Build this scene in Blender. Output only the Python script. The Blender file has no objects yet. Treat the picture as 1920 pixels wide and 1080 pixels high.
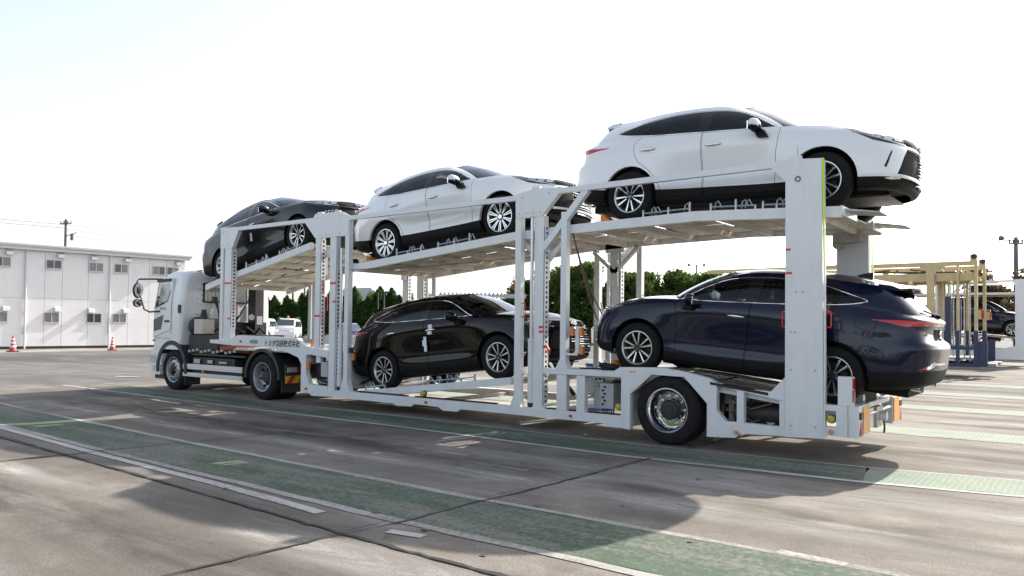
import bpy, bmesh, math, random
from math import radians as RAD, sin, cos, pi
from mathutils import Vector, Matrix
from mathutils.bvhtree import BVHTree
random.seed(7)
S = bpy.context.scene
COL = S.collection

# ------------------------------------------------------------------ camera
cam_d = bpy.data.cameras.new('camera'); cam = bpy.data.objects.new('camera', cam_d); COL.objects.link(cam)
S.camera = cam
CAM = Vector((4.6662, -9.6492, 1.6027))
YAW, PITCH, ROLL = RAD(37.0718), RAD(1.3532), RAD(0.6507)
fw = Vector((-sin(YAW)*cos(PITCH), cos(YAW)*cos(PITCH), sin(PITCH)))
r0 = Vector((cos(YAW), sin(YAW), 0)); u0 = r0.cross(fw)
rr = r0*cos(ROLL)+u0*sin(ROLL); uu = -r0*sin(ROLL)+u0*cos(ROLL)
cam.matrix_world = Matrix(((rr.x, uu.x, -fw.x, CAM.x), (rr.y, uu.y, -fw.y, CAM.y), (rr.z, uu.z, -fw.z, CAM.z), (0, 0, 0, 1)))
cam_d.sensor_width = 36.0
cam_d.lens = 1456.87/1920*36
cam_d.shift_y = 35.35/1920
cam_d.clip_start = 0.1; cam_d.clip_end = 3000

# ------------------------------------------------------------------ sky and sun
SUN_TO = Vector((0.27, 1.46, 1.0)).normalized()
SUN_EL = math.asin(SUN_TO.z); SUN_AZ = math.atan2(SUN_TO.x, SUN_TO.y)
W = bpy.data.worlds.new('World'); S.world = W; W.use_nodes = True
wn = W.node_tree; wn.nodes.clear()
sky = wn.nodes.new('ShaderNodeTexSky'); sky.sky_type = 'NISHITA'; sky.sun_disc = False
sky.sun_elevation = SUN_EL; sky.sun_rotation = SUN_AZ
sky.altitude = 0; sky.air_density = 1.0; sky.dust_density = 2.0; sky.ozone_density = 1.0
hsv = wn.nodes.new('ShaderNodeHueSaturation'); hsv.inputs['Saturation'].default_value = 0.52
wbg = wn.nodes.new('ShaderNodeBackground'); wbg.inputs['Strength'].default_value = 0.15
wout = wn.nodes.new('ShaderNodeOutputWorld')
wn.links.new(sky.outputs[0], hsv.inputs['Color']); wn.links.new(hsv.outputs[0], wbg.inputs['Color']); wn.links.new(wbg.outputs[0], wout.inputs['Surface'])
sun_d = bpy.data.lights.new('sun', 'SUN'); sun_d.energy = 4.6; sun_d.angle = RAD(0.53); sun_d.color = (1.0, 0.93, 0.83)
sun = bpy.data.objects.new('sun', sun_d); COL.objects.link(sun)
sun.rotation_euler = SUN_TO.to_track_quat('Z', 'Y').to_euler(); sun.location = (10, 40, 40)
S.view_settings.view_transform = 'Standard'; S.view_settings.look = 'None'
S.view_settings.exposure = 1.0; S.view_settings.gamma = 1.0; S.view_settings.use_curve_mapping = False
S.render.engine = 'CYCLES'
S.cycles.max_bounces = 8; S.cycles.transparent_max_bounces = 16; S.cycles.caustics_reflective = False; S.cycles.caustics_refractive = False

# ------------------------------------------------------------------ materials
MATS = {}
def pm(name, col, rough=0.5, metal=0.0, var=0.0, scale=4.0, bump=0.0, bscale=40.0, coat=0.0, dirt=None, dirt_amt=0.0, dscale=2.0, spec=0.5, emit=None, estr=0.0, stretch=(1, 1, 1)):
    m = bpy.data.materials.new(name); m.use_nodes = True; nt = m.node_tree; N = nt.nodes; L = nt.links
    b = N['Principled BSDF']
    b.inputs['Base Color'].default_value = (*col, 1); b.inputs['Roughness'].default_value = rough; b.inputs['Metallic'].default_value = metal
    b.inputs['Specular IOR Level'].default_value = spec
    if coat: b.inputs['Coat Weight'].default_value = coat; b.inputs['Coat Roughness'].default_value = 0.03
    if emit: b.inputs['Emission Color'].default_value = (*emit, 1); b.inputs['Emission Strength'].default_value = estr
    if var or dirt or bump:
        tc = N.new('ShaderNodeTexCoord'); mp = N.new('ShaderNodeMapping'); mp.inputs['Scale'].default_value = stretch
        L.new(tc.outputs['Object'], mp.inputs['Vector'])
    if var or dirt:
        n = N.new('ShaderNodeTexNoise'); n.inputs['Scale'].default_value = scale; n.inputs['Detail'].default_value = 6; n.inputs['Roughness'].default_value = 0.65
        L.new(mp.outputs[0], n.inputs['Vector'])
        r = N.new('ShaderNodeValToRGB'); e = r.color_ramp.elements
        e[0].position = 0.3; e[1].position = 0.7
        e[0].color = (*[c*(1-var) for c in col], 1); e[1].color = (*[min(1, c*(1+var)) for c in col], 1)
        L.new(n.outputs['Fac'], r.inputs['Fac']); src = r.outputs['Color']
        if dirt:
            n2 = N.new('ShaderNodeTexNoise'); n2.inputs['Scale'].default_value = dscale; n2.inputs['Detail'].default_value = 8; n2.inputs['Roughness'].default_value = 0.7
            L.new(mp.outputs[0], n2.inputs['Vector'])
            r2 = N.new('ShaderNodeValToRGB'); r2.color_ramp.elements[0].position = 0.48; r2.color_ramp.elements[1].position = 0.75
            r2.color_ramp.elements[1].color = (dirt_amt, dirt_amt, dirt_amt, 1); L.new(n2.outputs['Fac'], r2.inputs['Fac'])
            mx = N.new('ShaderNodeMix'); mx.data_type = 'RGBA'; L.new(r2.outputs['Color'], mx.inputs['Factor']); L.new(src, mx.inputs['A']); mx.inputs['B'].default_value = (*dirt, 1)
            src = mx.outputs['Result']
        L.new(src, b.inputs['Base Color'])
        rm = N.new('ShaderNodeMapRange'); rm.inputs['To Min'].default_value = max(0, rough-0.08); rm.inputs['To Max'].default_value = min(1, rough+0.08)
        L.new(n.outputs['Fac'], rm.inputs['Value'])
        if rough > 0.1: L.new(rm.outputs[0], b.inputs['Roughness'])
    if bump:
        nb = N.new('ShaderNodeTexNoise'); nb.inputs['Scale'].default_value = bscale; nb.inputs['Detail'].default_value = 5
        L.new(mp.outputs[0], nb.inputs['Vector'])
        bp = N.new('ShaderNodeBump'); bp.inputs['Strength'].default_value = bump; bp.inputs['Distance'].default_value = 0.02
        L.new(nb.outputs['Fac'], bp.inputs['Height']); L.new(bp.outputs[0], b.inputs['Normal'])
    MATS[name] = m
    return m
def glass(name, tint, gl=0.03):
    m = bpy.data.materials.new(name); m.use_nodes = True; nt = m.node_tree; N = nt.nodes; L = nt.links; N.clear()
    o = N.new('ShaderNodeOutputMaterial'); t = N.new('ShaderNodeBsdfTransparent'); t.inputs['Color'].default_value = (*tint, 1)
    g = N.new('ShaderNodeBsdfGlossy'); g.inputs['Roughness'].default_value = gl; g.inputs['Color'].default_value = (0.9, 0.95, 1, 1)
    fr = N.new('ShaderNodeFresnel'); fr.inputs['IOR'].default_value = 1.5
    mx = N.new('ShaderNodeMixShader'); L.new(fr.outputs[0], mx.inputs['Fac']); L.new(t.outputs[0], mx.inputs[1]); L.new(g.outputs[0], mx.inputs[2]); L.new(mx.outputs[0], o.inputs['Surface'])
    MATS[name] = m
    return m

M_white = pm('paint_white_pearl', (0.80, 0.81, 0.82), 0.30, 0.0, coat=1.0)
M_black = pm('paint_black', (0.004, 0.0035, 0.0035), 0.25, 0.0, coat=0.7, spec=0.0)
M_navy = pm('paint_navy', (0.003, 0.0055, 0.026), 0.3, 0.0, coat=0.70, spec=0.1)
M_grey = pm('paint_graphite', (0.008, 0.009, 0.012), 0.3, 0.0, coat=0.75, spec=0.1)
M_clad = pm('cladding_plastic', (0.009, 0.009, 0.010), 0.55, var=0.15, scale=30, spec=0.15)
M_gap = pm('dark_gap', (0.006, 0.006, 0.006), 0.9)
M_rubber = pm('tyre_rubber', (0.012, 0.012, 0.013), 0.8, var=0.25, scale=12, bump=0.25, bscale=60, spec=0.2)
M_truckrub = pm('truck_tyre_rubber', (0.014, 0.014, 0.015), 0.82, var=0.35, scale=9, dirt=(0.06, 0.055, 0.05), dirt_amt=0.35, dscale=6, bump=0.3, bscale=50, spec=0.2)
M_alloy = pm('machined_alloy', (0.78, 0.79, 0.80), 0.22, 0.9)
M_darkalloy = pm('dark_alloy', (0.035, 0.036, 0.04), 0.35, 0.5)
M_chrome = pm('chrome', (0.85, 0.86, 0.88), 0.07, 1.0)
M_satin = pm('satin_silver', (0.62, 0.63, 0.65), 0.28, 0.9)
M_red = pm('lamp_red', (0.50, 0.012, 0.014), 0.12, coat=1.0)
M_lens = pm('lamp_lens', (0.60, 0.63, 0.67), 0.10, 0.5, coat=1.0)
M_lensdark = pm('lamp_smoked', (0.06, 0.062, 0.07), 0.10, 0.3, coat=1.0)
M_amber = pm('lamp_amber', (0.75, 0.20, 0.03), 0.22, coat=0.6, var=0.2, scale=60)
M_pillar = pm('pillar_gloss_black', (0.006, 0.006, 0.007), 0.2, coat=0.6, spec=0.2)
M_seat = pm('seat_fabric', (0.035, 0.035, 0.038), 0.85, var=0.2, scale=20)
M_trim = pm('interior_trim', (0.05, 0.05, 0.052), 0.6)
M_gls = glass('glass_clear', (0.70, 0.78, 0.76))
M_gldark = glass('glass_privacy', (0.10, 0.11, 0.125))
M_glscreen = glass('glass_windscreen', (0.62, 0.70, 0.68))
M_film = pm('protective_film', (0.78, 0.80, 0.84), 0.4)

# ------------------------------------------------------------------ object helpers
OFF = {}
def root(name, label, cat, loc=(0, 0, 0), rot=(0, 0, 0), group=None, local=False):
    o = bpy.data.objects.new(name, None); COL.objects.link(o); o.empty_display_size = 0.3
    o.location = loc; o.rotation_euler = rot; o['label'] = label; o['category'] = cat
    if group: o['group'] = group
    OFF[o.name] = Vector((0, 0, 0)) if local else Vector(loc)
    return o
def tag(o, label=None, cat=None, group=None, kind=None):
    if label: o['label'] = label
    if cat: o['category'] = cat
    if group: o['group'] = group
    if kind: o['kind'] = kind
    return o
def link(name, me, parent=None, mats=None):
    o = bpy.data.objects.new(name, me); COL.objects.link(o)
    if parent is not None:
        o.parent = parent
        if parent.name in OFF: o.location = -OFF[parent.name]
    return o
def mesh_obj(name, v, f, mat, parent=None, smooth=False, angle=35, mi=None):
    me = bpy.data.meshes.new(name); me.from_pydata([tuple(p) for p in v], [], f); me.validate(); me.update()
    if not isinstance(mat, (list, tuple)): mat = [mat]
    for m in mat: me.materials.append(m)
    if mi and len(mi) == len(me.polygons): me.polygons.foreach_set('material_index', mi)
    if smooth:
        me.polygons.foreach_set('use_smooth', [True]*len(me.polygons)); me.set_sharp_from_angle(angle=RAD(angle))
    return link(name, me, parent)
def copy_tree(o, parent=None):
    c = o.copy(); COL.objects.link(c)
    if parent is not None: c.parent = parent
    for ch in list(o.children): copy_tree(ch, c)
    return c
class MB:
    def __init__(s): s.v = []; s.f = []; s.m = []; s.k = 0
    def add(s, v, f):
        n = len(s.v); s.v += [Vector(p) for p in v]
        for q in f: s.f.append(tuple(i+n for i in q)); s.m.append(s.k)
        return s
    def box(s, x0, x1, y0, y1, z0, z1):
        v = [(x, y, z) for z in (z0, z1) for y in (y0, y1) for x in (x0, x1)]
        return s.add(v, [(0, 2, 3, 1), (4, 5, 7, 6), (0, 1, 5, 4), (2, 6, 7, 3), (0, 4, 6, 2), (1, 3, 7, 5)])
    def cbox(s, c, d): return s.box(c[0]-d[0]/2, c[0]+d[0]/2, c[1]-d[1]/2, c[1]+d[1]/2, c[2]-d[2]/2, c[2]+d[2]/2)
    def prism(s, poly, y0, y1):
        n = len(poly); v = [(x, y0, z) for x, z in poly]+[(x, y1, z) for x, z in poly]
        a = sum(poly[i][0]*poly[(i+1) % n][1]-poly[(i+1) % n][0]*poly[i][1] for i in range(n))
        f = [tuple(range(n)), tuple(range(2*n-1, n-1, -1))]+[(i, i+n, (i+1) % n+n, (i+1) % n) for i in range(n)]
        if a < 0: f = [tuple(reversed(q)) for q in f]
        return s.add(v, f)
    def prismz(s, poly, z0, z1):
        n = len(poly); v = [(x, y, z0) for x, y in poly]+[(x, y, z1) for x, y in poly]
        f = [tuple(range(n-1, -1, -1)), tuple(range(n, 2*n))]+[(i, (i+1) % n, (i+1) % n+n, i+n) for i in range(n)]
        return s.add(v, f)
    def beam(s, p0, p1, w, h, up=(0, 0, 1)):
        p0, p1 = Vector(p0), Vector(p1); d = (p1-p0).normalized(); up = Vector(up)
        if abs(d.dot(up)) > 0.99: up = Vector((0, 1, 0))
        a = d.cross(up).normalized()*w/2; b = a.cross(d).normalized()*h/2
        v = [p+sa*a+sb*b for p in (p0, p1) for sa, sb in ((-1, -1), (1, -1), (1, 1), (-1, 1))]
        return s.add(v, [(0, 1, 2, 3), (7, 6, 5, 4), (0, 4, 5, 1), (1, 5, 6, 2), (2, 6, 7, 3), (3, 7, 4, 0)])
    def cyl(s, p0, p1, r0, r1=None, n=12, caps=True):
        r1 = r0 if r1 is None else r1; p0, p1 = Vector(p0), Vector(p1); d = (p1-p0).normalized()
        a = d.orthogonal().normalized(); b = d.cross(a)
        v = [p+(a*cos(2*pi*i/n)+b*sin(2*pi*i/n))*r for p, r in ((p0, r0), (p1, r1)) for i in range(n)]
        f = [(i, (i+1) % n, (i+1) % n+n, i+n) for i in range(n)]
        if caps: f += [tuple(range(n-1, -1, -1)), tuple(range(n, 2*n))]
        return s.add(v, f)
    def tube(s, pts, r, n=6):
        pts = [Vector(p) for p in pts]; rings = []
        for i, p in enumerate(pts):
            d = (pts[min(i+1, len(pts)-1)]-pts[max(i-1, 0)]).normalized()
            up = Vector((0, 0, 1)) if abs(d.z) < 0.95 else Vector((0, 1, 0))
            a = d.cross(up).normalized(); b = a.cross(d)
            rings.append([p+(a*cos(2*pi*k/n)+b*sin(2*pi*k/n))*r for k in range(n)])
        v = [q for R in rings for q in R]; f = []
        for i in range(len(pts)-1):
            for k in range(n): f.append((i*n+k, i*n+(k+1) % n, (i+1)*n+(k+1) % n, (i+1)*n+k))
        f += [tuple(range(n-1, -1, -1)), tuple(range((len(pts)-1)*n, len(pts)*n))]
        return s.add(v, f)
    def lathe(s, prof, c, n=32, axis='y'):
        # prof: (r, a) with a along axis
        v = []
        for r, a in prof:
            for i in range(n):
                t = 2*pi*i/n
                v.append((c[0]+r*cos(t), c[1]+a, c[2]+r*sin(t)) if axis == 'y' else ((c[0]+r*cos(t), c[1]+r*sin(t), c[2]+a) if axis == 'z' else (c[0]+a, c[1]+r*cos(t), c[2]+r*sin(t))))
        f = [(j*n+i, j*n+(i+1) % n, (j+1)*n+(i+1) % n, (j+1)*n+i) for j in range(len(prof)-1) for i in range(n)]
        return s.add(v, f)
    def ball(s, c, rx, ry=None, rz=None, n=12, m=8):
        ry = ry or rx; rz = rz or rx; v = []; f = []
        for j in range(m+1):
            ph = pi*j/m
            for i in range(n): t = 2*pi*i/n; v.append((c[0]+rx*sin(ph)*cos(t), c[1]+ry*sin(ph)*sin(t), c[2]+rz*cos(ph)))
        for j in range(m):
            for i in range(n): f.append((j*n+i, (j+1)*n+i, (j+1)*n+(i+1) % n, j*n+(i+1) % n))
        return s.add(v, f)
    def mirror_y(s, yc):
        n = len(s.v); s.v += [Vector((p.x, 2*yc-p.y, p.z)) for p in s.v[:n]]
        for q, m in list(zip(s.f, s.m)): s.f.append(tuple(reversed([i+n for i in q]))); s.m.append(m)
        return s
    def build(s, name, mat, parent=None, smooth=False, angle=35):
        return mesh_obj(name, s.v, s.f, mat, parent, smooth, angle, s.m)
# ================================================================== SUV model (built once, copied)
def _cr(p0, p1, p2, p3, t, tuples=False):
    d0 = max((p1-p0).length, 1e-4)**0.5; d1 = max((p2-p1).length, 1e-4)**0.5; d2 = max((p3-p2).length, 1e-4)**0.5
    m1 = ((p1-p0)/d0-(p2-p0)/(d0+d1)+(p2-p1)/d1)*d1
    m2 = ((p2-p1)/d1-(p3-p1)/(d1+d2)+(p3-p2)/d2)*d1
    t2 = t*t; t3 = t2*t
    return p1*(2*t3-3*t2+1)+m1*(t3-2*t2+t)+p2*(-2*t3+3*t2)+m2*(t3-t2)
def crv(pts, u, sa=False, sb=False):
    n = len(pts)-1; i = min(max(int(math.floor(u)), 0), n-1); t = u-i
    p1, p2 = pts[i], pts[i+1]
    ref = lambda q: Vector((q.x, -q.y, q.z))
    p0 = pts[i-1] if i > 0 else (ref(pts[1]) if sa else p1*2-p2)
    p3 = pts[i+2] if i+2 <= n else (ref(pts[n-1]) if sb else p2*2-p1)
    return _cr(p0, p1, p2, p3, t)
def inpoly(x, y, P):
    c = False; n = len(P); j = n-1
    for i in range(n):
        xi, yi = P[i]; xj, yj = P[j]
        if (yi > y) != (yj > y) and x < (xj-xi)*(y-yi)/(yj-yi)+xi: c = not c
        j = i
    return c
def cut_poly(bm, P, ax, pred=None, closed=True):
    A, B = ax; n = len(P)
    for i in range(n if closed else n-1):
        a, b = P[i], P[(i+1) % n]
        dx, dy = b[0]-a[0], b[1]-a[1]
        l = math.hypot(dx, dy)
        if l < 1e-6: continue
        no = [0, 0, 0]; no[A] = dy/l; no[B] = -dx/l; co = [0, 0, 0]; co[A] = a[0]; co[B] = a[1]
        x0, x1 = min(a[0], b[0])-1e-4, max(a[0], b[0])+1e-4; y0, y1 = min(a[1], b[1])-1e-4, max(a[1], b[1])+1e-4
        fs = []
        for f in bm.faces:
            xs = [v.co[A] for v in f.verts]
            if max(xs) < x0 or min(xs) > x1: continue
            ys = [v.co[B] for v in f.verts]
            if max(ys) < y0 or min(ys) > y1: continue
            if pred and not pred(f): continue
            fs.append(f)
        if not fs: continue
        es = set(e for f in fs for e in f.edges); vs = set(v for f in fs for v in f.verts)
        bmesh.ops.bisect_plane(bm, geom=list(vs)+list(es)+fs, dist=1e-5, plane_co=co, plane_no=no)
def offset_poly(P, d):
    n = len(P); a = sum(P[i][0]*P[(i+1) % n][1]-P[(i+1) % n][0]*P[i][1] for i in range(n)); s = 1 if a > 0 else -1; out = []
    for i in range(n):
        p, q, r = P[i-1], P[i], P[(i+1) % n]
        def nrm(a, b):
            dx, dy = b[0]-a[0], b[1]-a[1]; l = math.hypot(dx, dy) or 1; return (-dy/l*s, dx/l*s)
        n1, n2 = nrm(p, q), nrm(q, r); bx, by = n1[0]+n2[0], n1[1]+n2[1]; k = (bx*n1[0]+by*n1[1]) or 1
        k = max(k, 0.5); out.append((q[0]+bx/k*d, q[1]+by/k*d))
    return out
def clip_half(P, a, b, c):           # keep a*x+b*y >= c
    out = []; n = len(P)
    for i in range(n):
        p, q = P[i], P[(i+1) % n]; dp = a*p[0]+b*p[1]-c; dq = a*q[0]+b*q[1]-c
        if dp >= 0: out.append(p)
        if dp*dq < 0: t = dp/(dp-dq); out.append((p[0]+(q[0]-p[0])*t, p[1]+(q[1]-p[1])*t))
    return out
def smooth_poly(P, k=3):
    n = len(P); V = [Vector((x, 0, z)) for x, z in P]; out = []
    for i in range(n):
        for j in range(k):
            q = _cr(V[i-1], V[i], V[(i+1) % n], V[(i+2) % n], j/k); out.append((q.x, q.z))
    return out
def smooth_line(P, k=4):
    V = [Vector((x, 0, z)) for x, z in P]; out = []
    for i in range(len(V)-1):
        for j in range(k): q = crv(V, i+j/k); out.append((q.x, q.z))
    return out+[P[-1]]

def text_obj(name, body, size, loc, mat, par, rot=(pi/2, 0, 0), shear=0, extr=.001, squash=1.0):
    cu = bpy.data.curves.new(name, 'FONT'); cu.body = body; cu.size = size; cu.extrude = extr; cu.shear = shear; cu.offset = size*.018
    o = bpy.data.objects.new(name, cu); COL.objects.link(o)
    dg = bpy.context.evaluated_depsgraph_get(); me = bpy.data.meshes.new_from_object(o.evaluated_get(dg)); bpy.data.objects.remove(o)
    me.materials.clear(); me.materials.append(mat)
    n = link(name, me, par); n.location = Vector(loc)-(OFF[par.name] if par.name in OFF else Vector()); n.rotation_euler = rot; n.scale = (squash, 1, 1)
    return n

def make_suv(spokes='pairs'):
    V3 = Vector
    XS = [-.55, 0.0, .60, 1.35, 2.05, 2.69, 3.05]
    rows = []
    def row(rear, sz, sy, front):
        rows.append([V3(p) for p in rear]+[V3((x, y, z)) for x, y, z in zip(XS, sy, sz)]+[V3(p) for p in front])
    row([(-.93, 0, .34), (-.92, .42, .34), (-.86, .68, .33), (-.72, .79, .30)], [.27, .24, .21, .20, .20, .21, .22], [.80, .80, .80, .80, .80, .80, .77], [(3.27, .68, .225), (3.42, .52, .225), (3.50, .27, .225), (3.52, 0, .225)])
    row([(-1.03, 0, .40), (-1.01, .45, .40), (-.93, .74, .39), (-.76, .86, .36)], [.33, .30, .26, .245, .245, .25, .26], [.875, .88, .875, .872, .875, .88, .865], [(3.33, .77, .26), (3.49, .58, .26), (3.57, .30, .26), (3.59, 0, .26)])
    row([(-1.07, 0, .56), (-1.05, .46, .56), (-.965, .76, .55), (-.78, .885, .52)], [.49, .45, .415, .395, .38, .38, .375], [.903, .918, .90, .895, .90, .918, .895], [(3.38, .80, .37), (3.54, .60, .37), (3.62, .31, .37), (3.64, 0, .37)])
    row([(-1.075, 0, .68), (-1.055, .46, .68), (-.965, .76, .68), (-.78, .885, .65)], [.62, .60, .55, .53, .52, .52, .51], [.905, .928, .888, .876, .888, .926, .90], [(3.385, .80, .50), (3.55, .60, .49), (3.63, .31, .48), (3.65, 0, .48)])
    row([(-1.075, 0, .855), (-1.055, .46, .855), (-.955, .76, .845), (-.77, .875, .815)], [.76, .74, .70, .68, .67, .67, .65], [.895, .926, .897, .888, .897, .924, .90], [(3.375, .795, .63), (3.545, .60, .62), (3.635, .31, .61), (3.655, 0, .60)])
    row([(-.965, 0, .93), (-.96, .46, .93), (-.895, .74, .925), (-.745, .857, .905)], [.89, .88, .85, .83, .82, .80, .76], [.882, .916, .912, .908, .908, .910, .885], [(3.35, .78, .73), (3.53, .59, .71), (3.63, .31, .70), (3.65, 0, .69)])
    row([(-.965, 0, 1.05), (-.945, .46, 1.05), (-.875, .72, 1.05), (-.735, .842, 1.035)], [1.02, 1.01, .98, .960, .945, .91, .86], [.872, .906, .921, .922, .915, .89, .86], [(3.32, .755, .81), (3.50, .57, .785), (3.61, .30, .77), (3.635, 0, .765)])
    row([(-1.005, 0, 1.135), (-.98, .45, 1.135), (-.90, .70, 1.135), (-.735, .812, 1.13)], [1.125, 1.115, 1.085, 1.06, 1.04, 1.00, .945], [.842, .882, .908, .914, .902, .858, .832], [(3.295, .738, .892), (3.475, .56, .868), (3.59, .298, .852), (3.617, 0, .846)])
    row([(-.93, 0, 1.185), (-.905, .43, 1.185), (-.83, .65, 1.188), (-.70, .74, 1.195)], [1.21, 1.24, 1.195, 1.15, 1.12, 1.075, 1.005], [.772, .828, .866, .874, .850, .770, .73], [(3.20, .655, .945), (3.36, .50, .925), (3.48, .27, .91), (3.51, 0, .905)])
    NU = 14; NV = 8
    def surf(u, v): return crv([crv(r, u, True, True) for r in rows], v)
    useg = [4, 5, 5, 5, 7, 8, 8, 8, 8, 7, 6, 6, 5, 5]
    us = [i+j/k for i, k in enumerate(useg) for j in range(k)]+[NU]
    vs = [i+j/4 for i in range(NV) for j in range(4)]+[NV]
    def grid_bm(us, vs):
        bm = bmesh.new(); G = [[bm.verts.new((u, v, 0)) for u in us] for v in vs]
        for j in range(len(vs)-1):
            for i in range(len(us)-1): bm.faces.new((G[j][i], G[j][i+1], G[j+1][i+1], G[j+1][i]))
        return bm
    # ---- lower body: param-space features
    bm = grid_bm(us, vs); TG = bm.faces.layers.int.new('tag'); CL = bm.faces.layers.int.new('clad')
    PARAM = {
        'headlamp': [(9.55, 7.50), (10.2, 6.62), (10.75, 6.05), (11.4, 5.90), (12.4, 6.0), (12.4, 7.25), (11.3, 7.42), (10.4, 7.62)],
        'upper_grille': [(12.4, 6.0), (14, 6.05), (14, 7.2), (12.4, 7.25)],
        'grille': [(11.72, 2.32), (14, 2.32), (14, 5.55), (12.5, 5.55)],
        'intake': [(12.1, 1.35), (14, 1.35), (14, 1.88), (11.9, 1.88)],
        'vent': [(11.02, 2.95), (11.14, 2.85), (11.52, 4.6), (11.46, 4.75)],
        'tail_lamp': [(0, 6.45), (1.2, 6.40), (2.2, 6.22), (3.0, 6.18), (3.4, 6.32), (4.35, 6.74), (4.36, 6.86), (3.2, 7.04), (2, 7.0), (0, 6.95)],
        'plate_recess': [(0, 4.75), (.55, 4.75), (.62, 5.95), (0, 5.95)],
        'rear_fog': [(1.55, 2.18), (2.35, 2.12), (1.75, 2.48), (1.55, 2.5)],
    }
    names = ['body']+list(PARAM)+['front_door', 'rear_door', 'void', 'gap', 'fuel_flap']
    ID = {n: i for i, n in enumerate(names)}
    for k, P in PARAM.items():
        cut_poly(bm, P, (0, 1))
        for f in bm.faces:
            c = f.calc_center_median()
            if inpoly(c.x, c.y, P): f[TG] = ID[k]
    for f in bm.faces: f[CL] = 1 if f.calc_center_median().y < 2 else 0
    for v in bm.verts: v.co = surf(v.co.x, v.co.y)
    # ---- lower body: side-view features
    side = lambda f: f.calc_center_median().y > 0.62
    RA = 0.425
    for xc in (0.0, 2.69):
        P = [(xc+RA*cos(2*pi*i/40)*1.0, .365+RA*sin(2*pi*i/40)) for i in range(40)]
        cut_poly(bm, P, (0, 2), side)
        for f in bm.faces:
            c = f.calc_center_median()
            if c.y > .62 and math.hypot(c.x-xc, c.z-.365) < RA: f[TG] = ID['void']
    DOORS = {'front_door': [(1.108, 1.35), (1.106, .87), (1.135, .285), (2.105, .270), (2.118, .50), (2.12, .78), (2.165, 1.06), (2.165, 1.35)],
             'rear_door': [(1.098, 1.35), (1.096, .87), (1.125, .285), (.52, .31), (.475, .45), (.40, .60), (.29, .72), (.14, .835), (.078, .93), (.055, 1.03), (.058, 1.11), (.10, 1.16), (.17, 1.21), (.21, 1.35)]}
    for k, P in DOORS.items():
        Pi = offset_poly(P, .006)
        cut_poly(bm, P, (0, 2), side); cut_poly(bm, Pi, (0, 2), side)
    for k, P in DOORS.items():
        Pi = offset_poly(P, .006)
        for f in bm.faces:
            c = f.calc_center_median()
            if c.y < .62 or f[TG] == ID['void']: continue
            if inpoly(c.x, c.z, Pi): f[TG] = ID[k]
            elif inpoly(c.x, c.z, P): f[TG] = ID['gap']
    parts = {}          # name -> (verts, faces, normals, matidx)
    def harvest(bm, TG, names, lipset, clad=None, push={}):
        bm.normal_update()
        if sum(f.normal.dot(f.calc_center_median()-V3((min(max(f.calc_center_median().x, 0), 2.6), 0, .7)))*f.calc_area() for f in bm.faces) < 0:
            bmesh.ops.reverse_faces(bm, faces=bm.faces); bm.normal_update()
        nr = {}
        for v in bm.verts:
            n = v.normal.copy()
            if abs(v.co.y) < 1e-4: n.y = 0; n.normalize()
            nr[v] = n
        for ti, nm in enumerate(names):
            if nm in ('void', 'gap'): continue
            fs = [f for f in bm.faces if f[TG] == ti]
            if not fs: continue
            P = parts.setdefault(nm, ([], [], [], [])); mp = {}
            d = push.get(nm, 0)
            def vi(v):
                if v not in mp: mp[v] = len(P[0]); P[0].append(v.co-nr[v]*d); P[2].append(nr[v])
                return mp[v]
            for f in fs: P[1].append([vi(v) for v in f.verts]); P[3].append(f[clad] if clad else 0)
            for f in fs:
                for e in f.edges:
                    o = [g for g in e.link_faces if g is not f]
                    ot = names[o[0][TG]] if o else None
                    if ot in lipset and ot != nm and d == 0:
                        dep = lipset[ot]; l0, l1 = [lp for lp in f.loops if lp.edge is e][0].vert, None
                        lp = [lp for lp in f.loops if lp.edge is e][0]; a, b = lp.vert, lp.link_loop_next.vert
                        k = len(P[0])
                        for q in (a, b, b, a):
                            i = len(P[0])-k; off = nr[q]*dep if ot != 'void' else V3((0, dep, 0))
                            P[0].append(q.co-(off if i >= 2 else nr[q]*0.0))
                        # outward-facing normal of the lip
                        nn = (P[0][k+1]-P[0][k]).cross(P[0][k+3]-P[0][k]); nn = -nn.normalized() if nn.length > 0 else V3((0, 0, 1))
                        P[2].extend([nn]*4); P[1].append([k+1, k, k+3, k+2]); P[3].append(1 if ot == 'gap' else (f[clad] if clad else 0))
    for f in bm.faces: pass
    harvest(bm, TG, names, {'gap': .016, 'void': .05, 'grille': .03, 'upper_grille': .012, 'intake': .03, 'vent': .02, 'plate_recess': .02, 'rear_fog': .012, 'headlamp': .006, 'tail_lamp': .004}, CL,
            {'grille': .03, 'upper_grille': .012, 'intake': .03, 'vent': .02, 'plate_recess': .02, 'headlamp': .006, 'tail_lamp': .004, 'rear_fog': .012})
    bvh_low = BVHTree.FromBMesh(bm)
    # liner behind shut lines
    lin = MB()
    g = []
    for v in (2.2, 3, 4, 5, 6, 7, 7.9):
        r_ = []
        for i in range(25):
            u = 5.9+(8.3-5.9)*i/24; p = surf(u, v); r_.append(V3((p.x, p.y-.03, p.z)))
        g.append(r_)
    for j in range(len(g)-1):
        for i in range(24): lin.add([g[j][i], g[j][i+1], g[j+1][i+1], g[j+1][i]], [(0, 1, 2, 3)])
    lin.mirror_y(0)
    bm.free()
    # ---- hood
    r8 = rows[8]
    cl = {8: (2.45, 1.165), 9: (2.80, 1.125), 10: (3.10, 1.06), 11: (3.28, 1.00), 12: (3.40, .958), 13: (3.475, .928), 14: (3.51, .905)}
    hrows = []
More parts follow.
